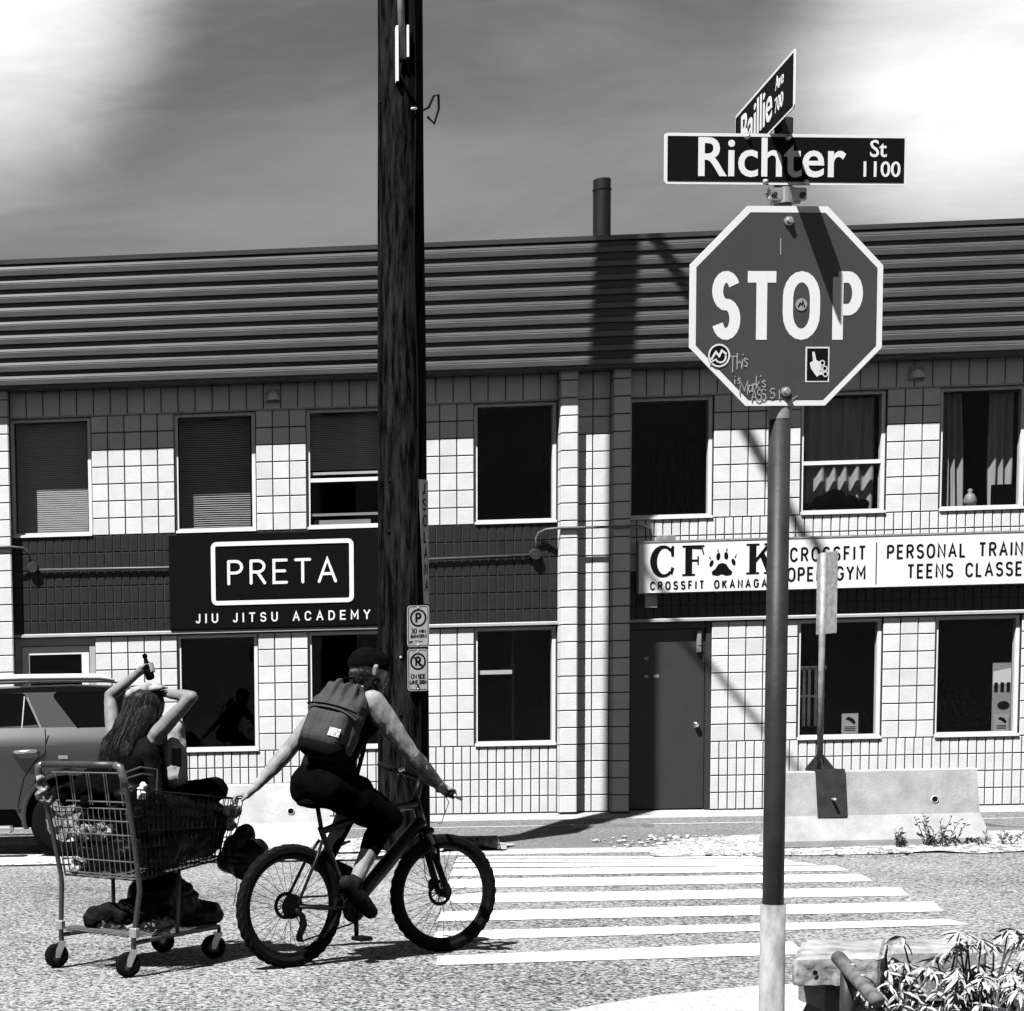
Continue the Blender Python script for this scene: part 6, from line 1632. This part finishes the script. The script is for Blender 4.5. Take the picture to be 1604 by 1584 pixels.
# legs folded forward in the basket
for s in (.11, -.11): b.capsule(pel + Vector((0, s, 0)), Vector((.80, s * .9, .93)), .09, .06); b.capsule(Vector((.80, s * .9, .93)), Vector((.92, s * .7, .70)), .055, .035); b.capsule(Vector((.90, s * .7, .69)), Vector((1.0 - .09, s * .6, .67)), .03, .025)
remeshed(b, 'body', 'skin_pale', wo_, .007, 4, disp=lambda c, n: c + n * (.003 * noise.noise(c * 20)))
t = MB()
for s in (.10, -.10):
    t.capsule(pel + Vector((0, s, 0)), pel + Vector((0, s * .8, .22)), .132, .112); t.capsule(pel + Vector((0, s * .8, .22)), mid + Vector((0, s * .8, -.10)), .112, .112)
    t.capsule(mid + Vector((0, s * .8, -.10)), mid + Vector((0, s * 1.0, -.02)), .10, .055)
remeshed(t, 'tank_top', 'cloth_dark', wo_, .009, 4, disp=lambda c, n: c + n * .008 * noise.noise(c * 15))
t = MB()
for s in (.11, -.11): t.capsule(pel + Vector((0, s, -.02)), Vector((.80, s * .9, .93)), .112, .085); t.capsule(Vector((.80, s * .9, .93)), Vector((.91, s * .7, .73)), .08, .06)
remeshed(t, 'trousers', 'cloth_black', wo_, .012, 3)
# hair: a cap of hair with long locks down the back, swept to the left shoulder
hm = MB(); hm.capsule(hd + Vector((-.035, .0, .016)), hd + Vector((.015, 0, .026)), .108, .104)
hm.capsule(hd + Vector((-.065, .02, -.02)), sL.lerp(mid, .45) + Vector((-.09, 0, -.08)), .090, .075); hm.capsule(hd + Vector((-.06, -.03, -.02)), mid + Vector((-.09, -.01, -.10)), .085, .070); hm.capsule(mid + Vector((-.09, .05, -.08)), mid + Vector((-.10, .09, -.27)), .078, .035)
ho = remeshed(hm, 'hair', 'hair', wo_, .008, 3, disp=lambda c, n: c + n * (.010 * noise.noise(Vector((c.x * 30, c.y * 30, c.z * 5))) + .004 * noise.noise(c * 60)))
rs = random.Random(4)
for mt, cnt in (('hair', 420), ('hair_light', 46)):
    q = MB()
    for i in range(cnt):
        a = rs.uniform(-1.2, 1.2); r0 = .122
        p0 = hd + Vector((-.035 - r0 * math.cos(a) * .75, r0 * math.sin(a) * .95, .05 + rs.uniform(-.03, .05)))
        p1 = hd + Vector((-.055 - .118 * math.cos(a), .110 * math.sin(a) + .02, -.07 + rs.uniform(-.02, .02)))
        p2 = mid + Vector((-.172 + .03 * abs(a), .05 + .105 * math.sin(a) + rs.uniform(-.02, .02), -.05 + rs.uniform(-.03, .02)))
        p3 = p2 + Vector((rs.uniform(-.01, .02), rs.uniform(-.02, .05), -rs.uniform(.05, .19)))
        pts = []
        for k in range(9):
            u = k / 8 * 3; i0 = min(2, int(u)); pts.append([p0, p1, p2, p3][i0].lerp([p0, p1, p2, p3][i0 + 1], u - i0) + Vector((0, .004 * math.sin(k * 1.7 + i), 0)))
        q.tube(pts, [.0015] * 6 + [.0013, .001, .0007], 4, False)
    q.build('hair_locks', mt, ho, smooth=True)
# small bottle in her hand
bt = thing('bottle', 'small dark bottle held up in the hand of the woman in the cart', 'bottle', KO, KA)
q = MB(); prof = [(0, -.075), (.024, -.075), (.027, -.07), (.027, .0), (.024, .02), (.012, .045), (.011, .07), (.015, .071), (.015, .09), (0, .091)]
q.lathe(prof, (0, 0, 0), 'z', 16); rot = Vector((0, 0, 1)).rotation_difference(bax).to_matrix()
for v in q.v: v[:] = bc_ + rot @ v
q.build('glass_body', 'cloth_black', bt, smooth=True)
# pale cap lying on her head under the forearms
cpv = thing('cap', 'pale flat cap with a ragged brim on the head of the woman in the cart', 'cap', KO, KA)
m = MB(); c0 = kp(203, 1088, x=wx + .06); c1 = kp(230, 1079, x=wx + .05); c2 = kp(253, 1077, x=wx + .05)
m.capsule(c0, c1, .032, .042); m.capsule(c0 + Vector((.08, 0, .0)), c1 + Vector((.08, 0, .0)), .032, .040)
remeshed(m, 'crown', 'cloth_pale', cpv, .008, 2, disp=lambda c, n: c + n * .006 * noise.noise(c * 25))
m = MB(); m.capsule(c1 + Vector((0, 0, -.004)), c2, .026, .014); m.capsule(c1 + Vector((.06, 0, -.004)), c2 + Vector((.06, .01, 0)), .016, .008)
m.capsule(c1 + Vector((.03, 0, -.004)), c2 + Vector((.03, 0, .004)), .016, .008)
remeshed(m, 'brim', 'cloth_pale', cpv, .006, 2)
bpy.data.scenes.remove(tmp_scene)
